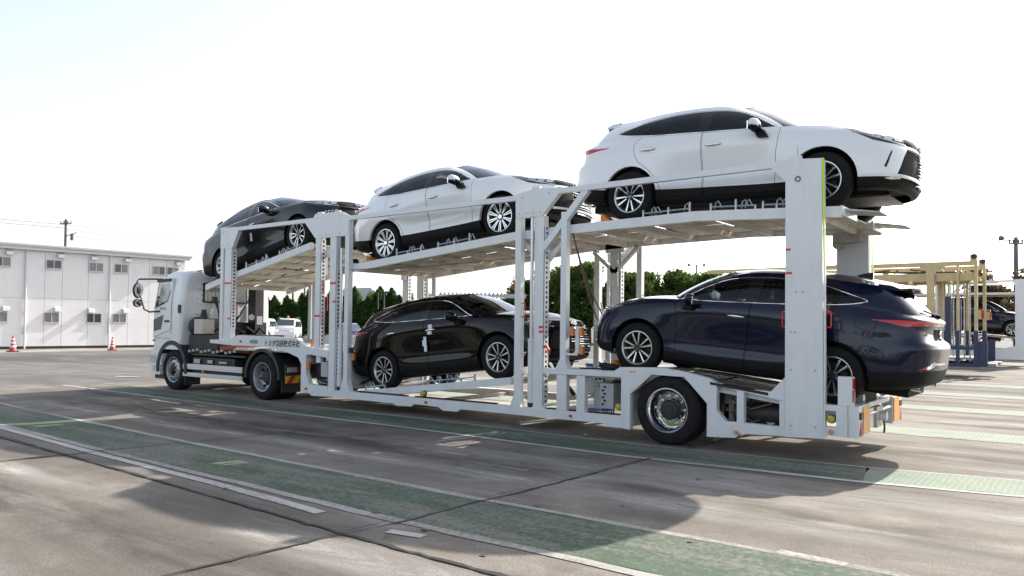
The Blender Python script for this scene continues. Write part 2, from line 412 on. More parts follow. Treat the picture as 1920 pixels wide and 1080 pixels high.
    for tt, k in ((0, 0), (.30, .55), (.62, .92), (1, 1)):
        rw = []
        for i in range(8, 15):
            a = r8[i]; cx, cz = cl[i]
            if tt == 0: rw.append(a.copy())
            else: rw.append(V3((a.x+(cx-a.x)*(tt**1.15), a.y*(1-tt), a.z+(cz+.006-a.z)*k)))
        hrows.append(rw)
    def hsurf(u, v):
        pts = [crv(r, u, False, True) for r in hrows]
        return crv(pts, v, False, True)
    bm = grid_bm([i/6 for i in range(37)], [i/5 for i in range(16)]); TG = bm.faces.layers.int.new('tag')
    hn = ['body', 'hood', 'gap']
    HP = [(.28, .10), (2.2, .10), (4.0, .10), (5.2, .16), (5.9, .6), (5.97, 3.01), (.28, 3.01)]
    HPi = [(.29, .13), (2.2, .13), (4.0, .13), (5.15, .19), (5.86, .62), (5.94, 3.01), (.29, 3.01)]
    cut_poly(bm, HP, (0, 1)); cut_poly(bm, HPi, (0, 1))
    for f in bm.faces:
        c = f.calc_center_median()
        f[TG] = 1 if inpoly(c.x, c.y, HPi) else (2 if inpoly(c.x, c.y, HP) else 0)
    for v in bm.verts: v.co = hsurf(v.co.x, v.co.y)
    bm.normal_update()
    if sum(f.normal.z for f in bm.faces) < 0: bmesh.ops.reverse_faces(bm, faces=bm.faces)
    harvest(bm, TG, hn, {'gap': .014}); bvh_hood = BVHTree.FromBMesh(bm); bm.free()
    # ---- greenhouse ring
    g0 = [(-.90, 0, 1.172), (-.87, .42, 1.172), (-.735, .66, 1.18), (-.15, .818, 1.245), (.35, .852, 1.212), (1.10, .870, 1.163), (1.70, .862, 1.135), (2.13, .800, 1.115), (2.36, .45, 1.15), (2.42, 0, 1.155)]
    g2 = [(-.50, 0, 1.565), (-.48, .36, 1.56), (-.40, .54, 1.525), (0.0, .585, 1.540), (.40, .595, 1.575), (1.00, .590, 1.580), (1.32, .585, 1.55), (1.50, .56, 1.51), (1.585, .32, 1.575), (1.61, 0, 1.59)]
    g1 = []
    bul = [(.0, .0, .02), (0, .02, .02), (-.0, .035, .02), (0, .03, .015), (0, .03, .01), (0, .03, .01), (0, .03, .01), (.02, .022, .02), (.03, .01, .025), (.03, 0, .03)]
    for a, b, k in zip(g0, g2, bul):
        g1.append(tuple((a[i]+b[i])/2+k[i] for i in range(3)))
    gm = [(x*1.0-(.02 if x < -.6 else 0)+(.03 if x > 2.1 else 0), y*.985, z-.05) for x, y, z in g0]
    grow = [[V3(p) for p in r_] for r_ in (gm, g0, g1, g2)]
    def gsurf(u, v): return crv([crv(r, u, True, True) for r in grow], v)
    bm = grid_bm([i/7 for i in range(9*7+1)], [i/8 for i in range(25)]); TG = bm.faces.layers.int.new('tag')
    gn = ['body', 'windscreen', 'rear_window', 'front_glass', 'rear_glass', 'small_glass', 'quarter_glass', 'pillar_trim', 'screen_edge', 'void', 'gap']
    GP = {'screen_edge': [(7.16, 1.02), (9, 1.02), (9, 2.93), (7.16, 2.93)], 'windscreen': [(7.24, 1.10), (9, 1.10), (9, 2.84), (7.24, 2.84)],
          'rear_window': [(0, 1.06), (1.72, 1.06), (1.70, 2.62), (0, 2.62)]}
    GI = {n: i for i, n in enumerate(gn)}
    for k, P in GP.items():
        cut_poly(bm, P, (0, 1))
    for f in bm.faces:
        c = f.calc_center_median()
        for k, P in GP.items():
            if inpoly(c.x, c.y, P): f[TG] = GI[k]
    for v in bm.verts: v.co = gsurf(v.co.x, v.co.y)
    top = [(2.075, 1.135), (1.93, 1.225), (1.78, 1.315), (1.57, 1.415), (1.36, 1.468), (1.0, 1.500), (.75, 1.503), (.52, 1.490), (.22, 1.445), (-.05, 1.378), (-.25, 1.318)]
    bot = [(-.25, 1.306), (-.1, 1.270), (.146, 1.237), (.386, 1.214), (.75, 1.192), (1.154, 1.168), (1.553, 1.148), (1.935, 1.130), (2.06, 1.126)]
    Wp = smooth_line(top, 3)+smooth_line(bot, 2)
    sl = (1.0, -.86); c0 = .34*sl[0]+1.43*sl[1]
    pieces = {'front_glass': clip_half(clip_half(Wp, 1, 0, 1.195), -1, 0, -1.955), 'rear_glass': clip_half(clip_half(Wp, -1, 0, -1.02), 1, 0, .325),
              'small_glass': clip_half(clip_half(Wp, -1, 0, -.305), sl[0], sl[1], c0), 'quarter_glass': clip_half(Wp, -sl[0], -sl[1], -(c0-.045))}
    gside = lambda f: f.calc_center_median().y > .45
    cut_poly(bm, Wp, (0, 2), gside)
    for P in pieces.values(): cut_poly(bm, P, (0, 2), gside)
    for f in bm.faces:
        c = f.calc_center_median()
        if c.y < .45 or f[TG]: continue
        if inpoly(c.x, c.z, Wp): f[TG] = GI['pillar_trim']
        for k, P in pieces.items():
            if inpoly(c.x, c.z, P): f[TG] = GI[k]
    gl = {k: .006 for k in ('front_glass', 'rear_glass', 'small_glass', 'quarter_glass', 'pillar_trim', 'windscreen', 'rear_window')}
    harvest(bm, TG, gn, {'pillar_trim': .006, 'front_glass': .008, 'rear_glass': .008, 'small_glass': .008, 'quarter_glass': .008, 'rear_window': .008}, None,
            {'front_glass': .005, 'rear_glass': .005, 'small_glass': .005, 'quarter_glass': .005, 'pillar_trim': .002, 'rear_window': .006})
    bvh_g = BVHTree.FromBMesh(bm); bm.free()
    # ---- roof
    rc = [(-.50, 1.565), (-.46, 1.575), (-.36, 1.592), (0.0, 1.632), (.40, 1.655), (1.0, 1.652), (1.32, 1.63), (1.50, 1.608), (1.59, 1.593), (1.61, 1.59)]
    rrow = []
    for tt, k in ((0, 0), (.35, .62), (.7, .93), (1, 1)):
        rrow.append([V3((a[0]+(c[0]-a[0])*tt, a[1]*(1-tt), a[2]+(c[1]-a[2])*k)) for a, c in zip(g2, rc)])
    bm = grid_bm([i/6 for i in range(55)], [i/4 for i in range(13)]); TG = bm.faces.layers.int.new('tag')
    for v in bm.verts: v.co = crv([crv(r, v.co.x, True, True) for r in rrow], v.co.y, False, True)
    bm.normal_update(); harvest(bm, TG, ['body'], {}); bvh_r = BVHTree.FromBMesh(bm); bm.free()
    def side_y(x, z):
        best = 0
        for b in (bvh_low, bvh_g):
            h = b.ray_cast(V3((x, 2, z)), V3((0, -1, 0)))
            if h[0] is not None and h[0].y > best: best = h[0].y
        return best
    def front_x(y, z):
        h = bvh_low.ray_cast(V3((5, y, z)), V3((-1, 0, 0))); return h[0].x if h[0] is not None else 3.4
    def rear_x(y, z):
        best = 9
        for b in (bvh_low, bvh_g):
            h = b.ray_cast(V3((-3, y, z)), V3((1, 0, 0)))
            if h[0] is not None: best = min(best, h[0].x)
        return best if best < 5 else -.9
    # ------------------------------------------------ assemble objects
    R = root('suv', 'x', 'car', local=True)
    def emit(nm, oname, mats, mirror='merge', key=None):
        v, f, n, mi = parts[nm]
        outs = []
        v2 = [V3((p.x, -p.y, p.z)) for p in v]; n2 = [V3((p.x, -p.y, p.z)) for p in n]; f2 = [list(reversed(q)) for q in f]
        if mirror == 'merge': sets = [(v+v2, f+[[i+len(v) for i in q] for q in f2], n+n2, mi+mi)]
        else: sets = [(v, f, n, mi), (v2, f2, n2, mi)]
        for vv, ff, nn, mm in sets:
            me = bpy.data.meshes.new(oname); me.from_pydata([tuple(p) for p in vv], [], ff); me.update()
            for m in mats: me.materials.append(m)
            if len(mm) == len(me.polygons): me.polygons.foreach_set('material_index', [min(i, len(mats)-1) for i in mm])
            me.polygons.foreach_set('use_smooth', [True]*len(me.polygons))
            me.normals_split_custom_set_from_vertices([tuple(p) for p in nn])
            outs.append(link(oname, me, R))
        return outs
    emit('body', 'body', [M_white, M_clad])
    fd = emit('front_door', 'front_door', [M_white, M_clad], 'two'); rd = emit('rear_door', 'rear_door', [M_white, M_clad], 'two')
    emit('hood', 'hood', [M_white, M_clad])
    emit('headlamp', 'headlight', [M_lensdark], 'two')
    emit('upper_grille', 'upper_grille', [M_gap]); gr = emit('grille', 'grille', [M_gap])[0]; emit('intake', 'air_intake', [M_gap]); emit('vent', 'fog_light_slot', [M_gap], 'two')
    tl = emit('tail_lamp', 'tail_light', [M_red], 'two'); emit('plate_recess', 'plate_recess', [M_gap]); emit('rear_fog', 'rear_reflector', [M_red], 'two')
    emit('windscreen', 'windscreen', [M_glscreen]); emit('rear_window', 'rear_window', [M_gldark]); emit('screen_edge', 'windscreen_edge', [M_gap])
    emit('front_glass', 'front_side_window', [M_gls], 'two')
    for k in ('rear_glass', 'small_glass', 'quarter_glass'): emit(k, 'rear_side_window' if k == 'rear_glass' else 'quarter_window', [M_gldark], 'two')
    pv, pf, pn, pmi = parts['pillar_trim']; par = list(range(len(pv)))
    def fnd(i):
        while par[i] != i: par[i] = par[par[i]]; i = par[i]
        return i
    for q in pf:
        for i in q[1:]: par[fnd(i)] = fnd(q[0])
    isl = {}
    for q in pf: isl.setdefault(fnd(q[0]), []).append(q)
    for gi, fs in isl.items():
        mp = {}; nv = []; nn_ = []; nf = []
        for q in fs:
            for i in q:
                if i not in mp: mp[i] = len(nv); nv.append(pv[i]); nn_.append(pn[i])
            nf.append([mp[i] for i in q])
        parts['_pt'] = (nv, nf, nn_, [0]*len(nf)); emit('_pt', 'pillar_trim', [M_pillar], 'two')
    lin.build('inner_panel', M_gap, R)
    # chrome window line
    def side_ribbon(name, pts, r, mat, out=.004):
        for s in (1, -1):
            mb = MB(); mb.tube([(x, s*(side_y(x, z)+out), z) for x, z in pts], r, 6); mb.build(name, mat, R, True, 60)
    cb = [(x, z-.011) for x, z in bot]; ct = [(x, z+.011) for x, z in top]
    side_ribbon('window_chrome', smooth_line([(2.14, 1.118)]+list(reversed(cb))[1:]+[(-.285, 1.312)]+list(reversed(ct))[1:]+[(2.13, 1.118)], 4), .008, M_chrome, .001)
    # handles
    for s in (1, -1):
        for d, (xa, xb, z) in zip((rd, fd), ((.17, .41, 1.003), (1.15, 1.39, .965))):
            dd = d[0] if s > 0 else d[1]; y = side_y((xa+xb)/2, z)
            mb = MB(); n = 12; ring = []
            for i in range(n+1):
                t = i/n; x = xa+(xb-xa)*t; k = math.sin(pi*min(1, max(0, t)))**.45 if 0 < t < 1 else .25
                ring.append((x, k))
            vv = []; ff = []
            for x, k in ring:
                yy = side_y(x, z)
                for j in range(8):
                    a = 2*pi*j/8; vv.append((x, s*(yy+.022*k+.012*sin(a)), z+.018*k*cos(a)))
            for i in range(n):
                for j in range(8): ff.append((i*8+j, i*8+(j+1) % 8, (i+1)*8+(j+1) % 8, (i+1)*8+j))
            mb.add(vv, ff); mb.box(xa+.02, xb-.02, *(sorted((s*(y-.01), s*(y+.016)))), z-.008, z+.008)
            o = mb.build('door_handle', M_chrome, dd, True, 60)
    # mirrors
    for s in (1, -1):
        mb = MB(); c = V3((1.87, s*1.035, 1.125))
        n, m = 16, 10; vv = []; ff = []
        for j in range(m+1):
            ph = pi*j/m
            for i in range(n):
                t = 2*pi*i/n; ux, uy, uz = sin(ph)*cos(t), cos(ph), sin(ph)*sin(t)
                k = 1.0
                px = .085*(abs(ux)**.8)*(1 if ux > 0 else -.55); pz = .078*(abs(uz)**.75)*(1 if uz > 0 else -1); py = .125*(abs(uy)**.8)*(1 if uy > 0 else -1)
                vv.append((c.x+px, c.y+s*py*1.0, c.z+pz+.02*uy)); 
        for j in range(m):
            for i in range(n): ff.append((j*n+i, j*n+(i+1) % n, (j+1)*n+(i+1) % n, (j+1)*n+i))
        mb.add(vv, ff); mir = None
        mb.m = [0 if sum(vv[i][2] for i in q)/4 > c.z-.012 else 1 for q in ff]
        mir = mb.build('mirror', [M_white, M_clad], R, True, 70)
        mb = MB(); y0, y1 = sorted((s*.84, s*.99)); mb.prism([(1.90, .98), (2.03, .98), (1.97, 1.08), (1.84, 1.10)], y0, y1); mb.build('mirror_arm', M_clad, mir, False)
        mb = MB(); y0, y1 = sorted((s*.945, s*1.13)); mb.box(1.812, 1.826, y0, y1, 1.07, 1.175); mb.build('mirror_glass', M_chrome, mir)
    fp = smooth_poly([(-.22, .99), (-.40, .985), (-.44, 1.05), (-.41, 1.125), (-.23, 1.135), (-.19, 1.06)], 4); fp.append(fp[0])
    mb = MB(); mb.tube([(x, side_y(x, z)+.0005, z) for x, z in fp], .0035, 5); mb.build('fuel_flap_seam', M_gap, R, True)
    bt = text_obj('rear_badge', 'HARRIER', .05, (0, 0, 0), M_chrome, R, extr=.002); bt.location = (rear_x(.50, .985)-.006, .62, .965); bt.rotation_euler = (pi/2, 0, -pi/2+.10)
    # front: grille bars, chrome, lamps, emblem
    def front_ribbon(ys, z, h, out, mat, par, name):
        mb = MB(); n = len(ys)
        for i in range(n-1):
            a, b = ys[i], ys[i+1]; za = z(a) if callable(z) else z; zb = z(b) if callable(z) else z
            xa, xb = front_x(a, za)+out, front_x(b, zb)+out
            mb.add([(xa, a, za-h/2), (xb, b, zb-h/2), (xb, b, zb+h/2), (xa, a, za+h/2), (xa-.03, a, za-h/2), (xb-.03, b, zb-h/2), (xb-.03, b, zb+h/2), (xa-.03, a, za+h/2)],
                   [(0, 1, 2, 3), (3, 2, 6, 7), (0, 4, 5, 1)])
        return mb.build(name, mat, par, True, 50)
    lin_ = lambda a, b, n: [a+(b-a)*i/n for i in range(n+1)]
    for i in range(8):
        z = .40+.04*i; w = .70-.27*(z-.37)/.34
        front_ribbon(lin_(-w, w, 16), z, .013, -.008, M_lensdark if i % 2 else M_satin, gr, 'grille_bar')
    front_ribbon(lin_(-.70, .70, 20), lambda y: .738+.03*abs(y), .022, .006, M_chrome, R, 'grille_chrome')
    front_ribbon(lin_(-.66, .66, 20), lambda y: .345-.02*abs(y), .016, .004, M_chrome, R, 'bumper_chrome')
    for s in (1, -1):
        mb = MB(); pts = [(.60, .40), (.70, .375), (.79, .35), (.72, .335), (.61, .352)]
        mb.add([(front_x(y, z)+.008, s*y, z) for y, z in pts]+[(front_x(y, z)-.02, s*y, z) for y, z in pts], [tuple(range(5)), (0, 5, 6, 1), (1, 6, 7, 2), (2, 7, 8, 3), (3, 8, 9, 4), (4, 9, 5, 0)])
        mb.build('bumper_blade', M_chrome, R)
        # lamp modules inside the headlight
        for k, (ua, ub) in enumerate(((10.75, 11.15), (11.35, 11.75), (11.9, 12.3))):
            mb = MB(); q = [surf(u, v) for u, v in ((ua-.12, 6.45), (ub-.12, 6.38), (ub+.12, 7.10), (ua+.12, 7.15))]
            mb.add([V3((p.x+.002, s*(p.y+.001), p.z+.0025)) for p in q], [(0, 1, 2, 3)]); mb.build('lamp_module', M_lens, R)
        mb = MB(); mb.tube([V3((p.x+.006, s*(p.y+.003), p.z)) for p in [surf(9.9+.25*i, 6.92-.10*min(i, 9)) for i in range(11)]], .006, 5); mb.build('lamp_strip', M_lens, R, True)
    def emblem(x, z, name, sgn, rx=.085, rz=.058):
        mb = MB()
        for (ey, ez, oz) in ((rx, rz, 0), (rx*.42, rz*.95, 0), (rx*.80, rz*.36, rz*.55)):
            mb.tube([(x-.25*abs(y_)**2 if False else x, y_, z_) for y_, z_ in [(ey*cos(2*pi*i/24), z+oz+ez*sin(2*pi*i/24)) for i in range(25)]], .0075, 5)
        mb.build(name, M_chrome, R, True)
    emblem(3.640, .805, 'emblem', 1); emblem(-.993, .985, 'emblem', -1, .07, .045)
    mb = MB(); x = front_x(0, .56)+.012; mb.box(x, x+.012, -.165, .165, .515, .525).box(x, x+.012, -.165, .165, .665, .675)
    for i in range(6): y = -.15+.06*i; mb.box(x+.001, x+.01, y-.015, y+.015, .625, .635); mb.box(x+.001, x+.01, y-.015, y+.015, .555, .563)
    mb.build('plate_holder', M_satin, R)
    # rear: chrome light bar, bumper chrome, exhausts, wiper, spoiler, fin
    mb = MB()
    yy = lin_(-.66, .66, 20)
    for i in range(20):
        a, b = yy[i], yy[i+1]; z = 1.148
        xa, xb = rear_x(a, z)-.004, rear_x(b, z)-.004
        mb.add([(xa, a, z-.006), (xb, b, z-.006), (xb, b, z+.006), (xa, a, z+.006), (xa+.02, a, z+.006), (xb+.02, b, z+.006)], [(3, 2, 1, 0), (4, 5, 2, 3)])
    mb.build('tail_chrome', M_chrome, R, True)
    for s in (1, -1):
        mb = MB(); pts = [(.52, .665), (.62, .645), (.86, .548), (.78, .545), (.64, .585), (.52, .615)]
        mb.add([(rear_x(y, z)-.008, s*y, z) for y, z in pts]+[(rear_x(y, z)+.02, s*y, z) for y, z in pts], [tuple(range(5, -1, -1)), (0, 1, 7, 6), (1, 2, 8, 7), (2, 3, 9, 8), (3, 4, 10, 9), (4, 5, 11, 10), (5, 0, 6, 11)])
        mb.build('rear_chrome_blade', M_chrome, R)
        mb = MB(); mb.lathe([(.045, -.10), (.048, 0), (.040, 0), (.040, -.10)], (0, 0, 0), 16, 'x'); mb.v = [V3((-p.x-.93, p.y*1.5+s*.52, p.z+.335)) for p in mb.v]; mb.build('exhaust_tip', M_chrome, R, True)
    mb = MB()
    for i in range(12):
        a, b = -.52+i*1.04/12, -.52+(i+1)*1.04/12; z = .64
        mb.add([(rear_x(a, z)-.007, a, z-.014), (rear_x(b, z)-.007, b, z-.014), (rear_x(b, z)-.007, b, z+.014), (rear_x(a, z)-.007, a, z+.014)], [(3, 2, 1, 0)])
    mb.build('rear_chrome_bar', M_chrome, R, True)
    vv = []; sec = []
    for i in range(17):
        t = -1+2*i/16; y = .585*t; e = abs(t)**3
        zr = 1.572-.035*abs(t)**2.2
        vv += [(-.40+.05*e, y, zr+.004), (-.55+.06*e, y*.985, zr-.004), (-.70+.11*e, y*.96, zr-.035), (-.69+.11*e, y*.955, zr-.060), (-.50+.06*e, y*.97, zr-.055), (-.40+.05*e, y*.98, zr-.05)]
    ff = [(i*6+j, i*6+j+1, (i+1)*6+j+1, (i+1)*6+j) for i in range(16) for j in range(5)]
    ff += [tuple(range(5, -1, -1)), tuple(range(16*6, 17*6))]
    sp = mesh_obj('spoiler', vv, [tuple(reversed(q)) for q in ff], M_white, R, True, 40)
    mb = MB(); mb.box(-.69, -.52, -.36, .36, 1.480, 1.502); mb.build('spoiler_underside', M_gap, sp)
    mb = MB(); mb.prism([(-.16, 1.60), (.09, 1.625), (.0, 1.665), (-.10, 1.695), (-.15, 1.695)], -.022, .022); mb.build('antenna_fin', M_white, R)
    mb = MB(); mb.tube([(-.935, -.02, 1.20), (-.885, .12, 1.235), (-.84, .36, 1.262)], .011, 6); mb.cyl((-.97, -.02, 1.20), (-.87, -.02, 1.22), .028, n=10); mb.build('rear_wiper', M_clad, R, True)
    # underbody, arches, interior
    mb = MB(); mb.box(-.80, 3.25, -.52, .52, .20, .30); mb.box(.45, 2.22, -.80, .80, .205, .24); mb.box(-.45, .45, -.5, .5, .28, .45); mb.build('underbody', M_gap, R)
    mb = MB(); mb.prismz([(2.62, -.45), (3.38, -.45), (3.38, .45), (2.62, .45)], .185, .20); mb.build('under_tray', M_trim, R)
    for xc in (0, 2.69):
        for s in (1, -1):
            n = 18; vv = []; mb = MB()
            for i in range(n+1):
                a = RAD(-8)+RAD(196)*i/n; r = .435; vv += [(xc+r*cos(a), s*.90, .365+r*sin(a)), (xc+r*cos(a), s*.55, .365+r*sin(a))]
            mb.add([(x, y if abs(y) < .6 else s*.875, z) for x, y, z in vv], [(2*i, 2*i+1, 2*i+3, 2*i+2) for i in range(n)])
            mb.add([(xc, s*.55, .365)]+[(xc+.435*cos(RAD(-8)+RAD(196)*i/n), s*.55, .365+.435*sin(RAD(-8)+RAD(196)*i/n)) for i in range(n+1)], [(0, i+1, i+2) for i in range(n)])
            mb.build('wheel_arch_liner', M_gap, R)
    mb = MB(); mb.box(-.6, 2.3, -.70, .70, .40, .46); mb.box(1.9, 2.35, -.70, .70, .70, 1.06); mb.box(-.65, .05, -.68, .68, .46, 1.10)
    mb.build('cabin_floor', M_trim, R)
    for s, xs in ((.38, 1.25), (-.38, 1.25), (.40, .30), (-.40, .30)):
        mb = MB(); mb.prism([(xs-.10, .62), (xs+.42, .66), (xs+.42, .50), (xs-.10, .50)], s-.24, s+.24)
        mb.prism([(xs-.06, .60), (xs+.08, .66), (xs-.14, 1.24), (xs-.24, 1.22)], s-.23, s+.23); mb.prism([(xs-.17, 1.25), (xs-.10, 1.26), (xs-.14, 1.42), (xs-.21, 1.41)], s-.12, s+.12)
        mb.build('seat', M_seat, R)
    mb = MB(); mb.lathe([(.185-.014*cos(2*pi*k/8), .014*sin(2*pi*k/8)) for k in range(9)], (0, 0, 0), 24, 'x'); mb.box(-.01, .01, -.18, .18, -.02, .02)
    rm = Matrix.Rotation(RAD(-22), 3, 'Y'); mb.v = [rm @ p+V3((1.80, -.38, 1.02)) for p in mb.v]; mb.build('steering_wheel', M_trim, R, True)
    # wheels
    wheels = []
    for xw in (0, 2.69):
        for s in (1, -1):
            w = make_suv_wheel(spokes); w.parent = R; w.location = (xw, s*.80, .363)
            w.rotation_euler = (0, RAD(11 if xw else 37), 0 if s > 0 else pi)
    return R

SUVW = {}
def make_suv_wheel(kind):
    if kind in SUVW: return copy_tree(SUVW[kind])
    tyre_r, w = .363, .112
    rim_r = .238 if kind == 'pairs' else .250
    # outer face toward +y
    mb = MB(); prof = [(rim_r-.012, w*.72), (rim_r+.004, w*.93), (rim_r+.03, w*1.0), (.315, w*1.0), (.343, w*.90), (.358, w*.72), (.363, w*.55), (.363, -w*.55), (.358, -w*.72), (.343, -w*.9), (.315, -w), (rim_r, -w*.9), (rim_r-.012, -w*.6)]
    mb.lathe(prof, (0, 0, 0), 56); ty = mb.build('wheel', M_rubber, None, True, 30)
    for p in (-.05, 0, .05): pass
    mb = MB(); mb.lathe([(rim_r-.014, w*.70), (rim_r+.002, w*.90), (rim_r+.010, w*.93), (rim_r-.006, w*.94), (rim_r-.020, w*.80), (rim_r-.030, w*.2), (rim_r-.05, -w*.8)], (0, 0, 0), 56)
    mb.build('rim', M_alloy if kind == 'multi' else M_satin, ty, True, 40)
    mb = MB(); mb.lathe([(rim_r-.02, .005), (.12, -.02), (.0001, -.02)], (0, 0, 0), 40); mb.build('brake_disc', M_gap, ty, True)
    mb = MB(); mb.lathe([(.165, .012), (.165, .004), (.08, .004)], (0, 0, 0), 40); mb.build('brake_rotor', M_darkalloy, ty, True)
    def spoke(mb, a0, w0, w1, r_0, r_1, y0, y1, bev=.0):
        ca, sa = cos(a0), sin(a0)
        def P(r, t, y): return (r*ca-t*sa, y, r*sa+t*ca)
        vv = [P(r_0, -w0, y0), P(r_0, w0, y0), P(r_1, w1, y1), P(r_1, -w1, y1), P(r_0, -w0*1.25, y0-.03), P(r_0, w0*1.25, y0-.03), P(r_1, w1*1.2, y1-.035), P(r_1, -w1*1.2, y1-.035)]
        mb.add(vv, [(0, 1, 2, 3)][::1]); return vv
    def spk(mbA, mbB, a0, a1, w0, w1, r_0, r_1, y0, y1):
        # spoke from angle a0 at the hub to angle a1 at the rim; face in mbA, flanks in mbB
        p0 = Vector((r_0*cos(a0), 0, r_0*sin(a0))); p1 = Vector((r_1*cos(a1), 0, r_1*sin(a1))); d = (p1-p0).normalized(); t = Vector((-d.z, 0, d.x))
        q = [p0-t*w0, p0+t*w0, p1+t*w1, p1-t*w1]; yy = [y0, y0, y1, y1]
        F = [Vector((a.x, y, a.z)) for a, y in zip(q, yy)]; B = [Vector((a.x, y-.035, a.z))+(a-(p0+p1)/2)*.0 for a, y in zip(q, yy)]
        mbA.add(F, [(3, 2, 1, 0)]); mbB.add(F+B, [(0, 1, 5, 4), (1, 2, 6, 5), (2, 3, 7, 6), (3, 0, 4, 7)])
    A, B, D = MB(), MB(), MB()
    if kind == 'pairs':
        for k in range(5):
            a = 2*pi*k/5+.3
            for sg in (-1, 1):
                spk(A, B, a+sg*.24, a+sg*.245, .0065, .0125, .045, rim_r-.004, .076, .092)
                spk(D, B, a+sg*.44, a+sg*.345, .0045, .0115, .050, rim_r-.004, .062, .076)
    else:
        for k in range(10):
            a = 2*pi*k/10
            spk(A, B, a-.10, a-.085, .006, .0105, .05, rim_r-.004, .078, .092); spk(A, B, a+.10, a+.085, .006, .0105, .05, rim_r-.004, .078, .092)
    A.build('spoke', M_alloy, ty); B.build('spoke_flank', M_darkalloy, ty)
    if D.v: D.build('spoke_inner', M_darkalloy, ty)
    mb = MB(); mb.lathe([(.066, .05), (.066, .078), (.052, .086), (.036, .086)], (0, 0, 0), 24); mb.build('hub', M_darkalloy, ty, True)
    mb = MB(); mb.lathe([(.036, .086), (.034, .092), (.0001, .093)], (0, 0, 0), 20); mb.build('hub_cap', M_chrome if kind == 'multi' else M_lensdark, ty, True)
    mb = MB()
    for k in range(5): a = 2*pi*k/5+.3; mb.cyl((.054*cos(a), .07, .054*sin(a)), (.054*cos(a), .089, .054*sin(a)), .009, n=6)
    mb.build('lug_nut', M_satin, ty)
    for k_ in ('category', 'label'):
        if k_ in ty: del ty[k_]
    SUVW[kind] = ty
    return ty
# ================================================================== car-carrier trailer
M_tw = pm('trailer_white', (0.74, 0.76, 0.775), 0.38, var=0.03, scale=3, dirt=(0.40, 0.36, 0.31), dirt_amt=0.22, dscale=3.5, coat=0.25, stretch=(1.6, 1.6, .35))
M_galv = pm('galvanised_steel', (0.50, 0.49, 0.46), 0.48, 0.35, var=0.18, scale=7, dirt=(0.30, 0.25, 0.20), dirt_amt=0.6, dscale=4)
M_deck = pm('deck_underside', (0.80, 0.75, 0.66), 0.6, var=0.08, scale=5, dirt=(0.42, 0.31, 0.19), dirt_amt=0.65, dscale=5)  # tan base holds warm light bounced off the ground; brown blotches are dirt
M_tread = pm('tread_plate_steel', (0.36, 0.35, 0.34), 0.42, 0.7, var=0.3, scale=14, dirt=(0.16, 0.12, 0.09), dirt_amt=0.7, dscale=7, bump=0.3, bscale=90)
M_dk = pm('dark_hardware', (0.025, 0.025, 0.026), 0.55, var=0.3, scale=12)
M_grn = pm('grey_box_paint', (0.42, 0.44, 0.45), 0.45, var=0.06, scale=9)
M_rod = pm('polished_rod', (0.70, 0.71, 0.73), 0.32, 0.7)
M_rm = pm('red_marking', (0.72, 0.045, 0.03), 0.45)
M_or = pm('orange_lamp', (0.70, 0.24, 0.06), 0.3, coat=0.4, var=.25, scale=45)
M_lime = pm('reflective_lime', (0.62, 0.80, 0.02), 0.35, emit=None)
M_yl = pm('lamp_yellow', (0.42, 0.40, 0.03), 0.2, coat=1.0)
M_orange_chock = pm('chock_orange', (0.70, 0.24, 0.03), 0.5, var=0.1)
M_blk = pm('black_rubber_strip', (0.012, 0.012, 0.014), 0.6)
M_strap = pm('strap_webbing', (0.015, 0.016, 0.018), 0.8, var=0.3, scale=40)
M_hose = pm('hose_brown', (0.20, 0.13, 0.09), 0.5)
M_zinc = pm('zinc_plated', (0.42, 0.47, 0.52), 0.35, 0.8, var=0.1, scale=20)
M_refl = pm('rear_reflector_amber', (0.82, 0.36, 0.06), 0.30, var=0.12, scale=35)
M_hatch = pm('hatched_marking_red', (0.34, 0.05, 0.06), 0.4)
M_blue = pm('blue_plastic', (0.05, 0.12, 0.50), 0.4)

TW = 2.49
TR = root('car_carrier_trailer', 'white two-deck car carrier trailer loaded with five cars', 'trailer', (0, TW/2, 0))
def flip(mb):
    mb.v = [Vector((p.x, TW-p.y, p.z)) for p in mb.v]; mb.f = [tuple(reversed(q)) for q in mb.f]; return mb
def both(fn, name, mat, par=None, smooth=False):
    out = []
    for s in (0, 1):
        mb = MB(); fn(mb)
        if s: flip(mb)
        out.append(mb.build(name, mat, par or TR, smooth))
    return out
def cluster(name, mat, fn, par=None, smooth=False):
    mb = MB(); fn(mb); return mb.build(name, mat, par or TR, smooth)

# ---- upper rails and gusset plates
def zline(P, x):
    for (a, b), (c, d) in zip(P, P[1:]):
        if a <= x <= c: return b+(d-b)*(x-a)/(c-a)
    return P[0][1] if x < P[0][0] else P[-1][1]
for (x0, z0a, z0b, x1, z1a, z1b) in ((-9.95, 3.557, 3.632, -7.60, 3.562, 3.640), (-6.46, 3.525, 3.605, -2.58, 3.545, 3.625), (-1.76, 3.585, 3.665, 1.588, 3.600, 3.682)):
    both(lambda m: m.prism([(x0, z0a), (x1, z1a), (x1, z1b), (x0, z0b)], .004, .080), 'upper_rail', M_tw)
for P in ([(-10.61, 3.65), (-10.61, 3.19), (-10.17, 3.19), (-9.95, 3.557), (-9.95, 3.632)],
          [(-7.73, 3.562), (-7.41, 3.24), (-6.53, 3.24), (-6.46, 3.31), (-6.46, 3.605), (-6.68, 3.70), (-7.42, 3.71), (-7.47, 3.64), (-7.73, 3.638)],
          [(-2.58, 3.64), (-2.57, 3.27), (-2.07, 3.27), (-1.99, 3.36), (-1.75, 3.60), (-1.76, 3.665), (-2.20, 3.70)],
          [(1.41, 3.598), (1.588, 3.42), (1.588, 3.598)]):
    both(lambda m: m.prism(P, 0.0, .09), 'gusset_plate', M_tw)
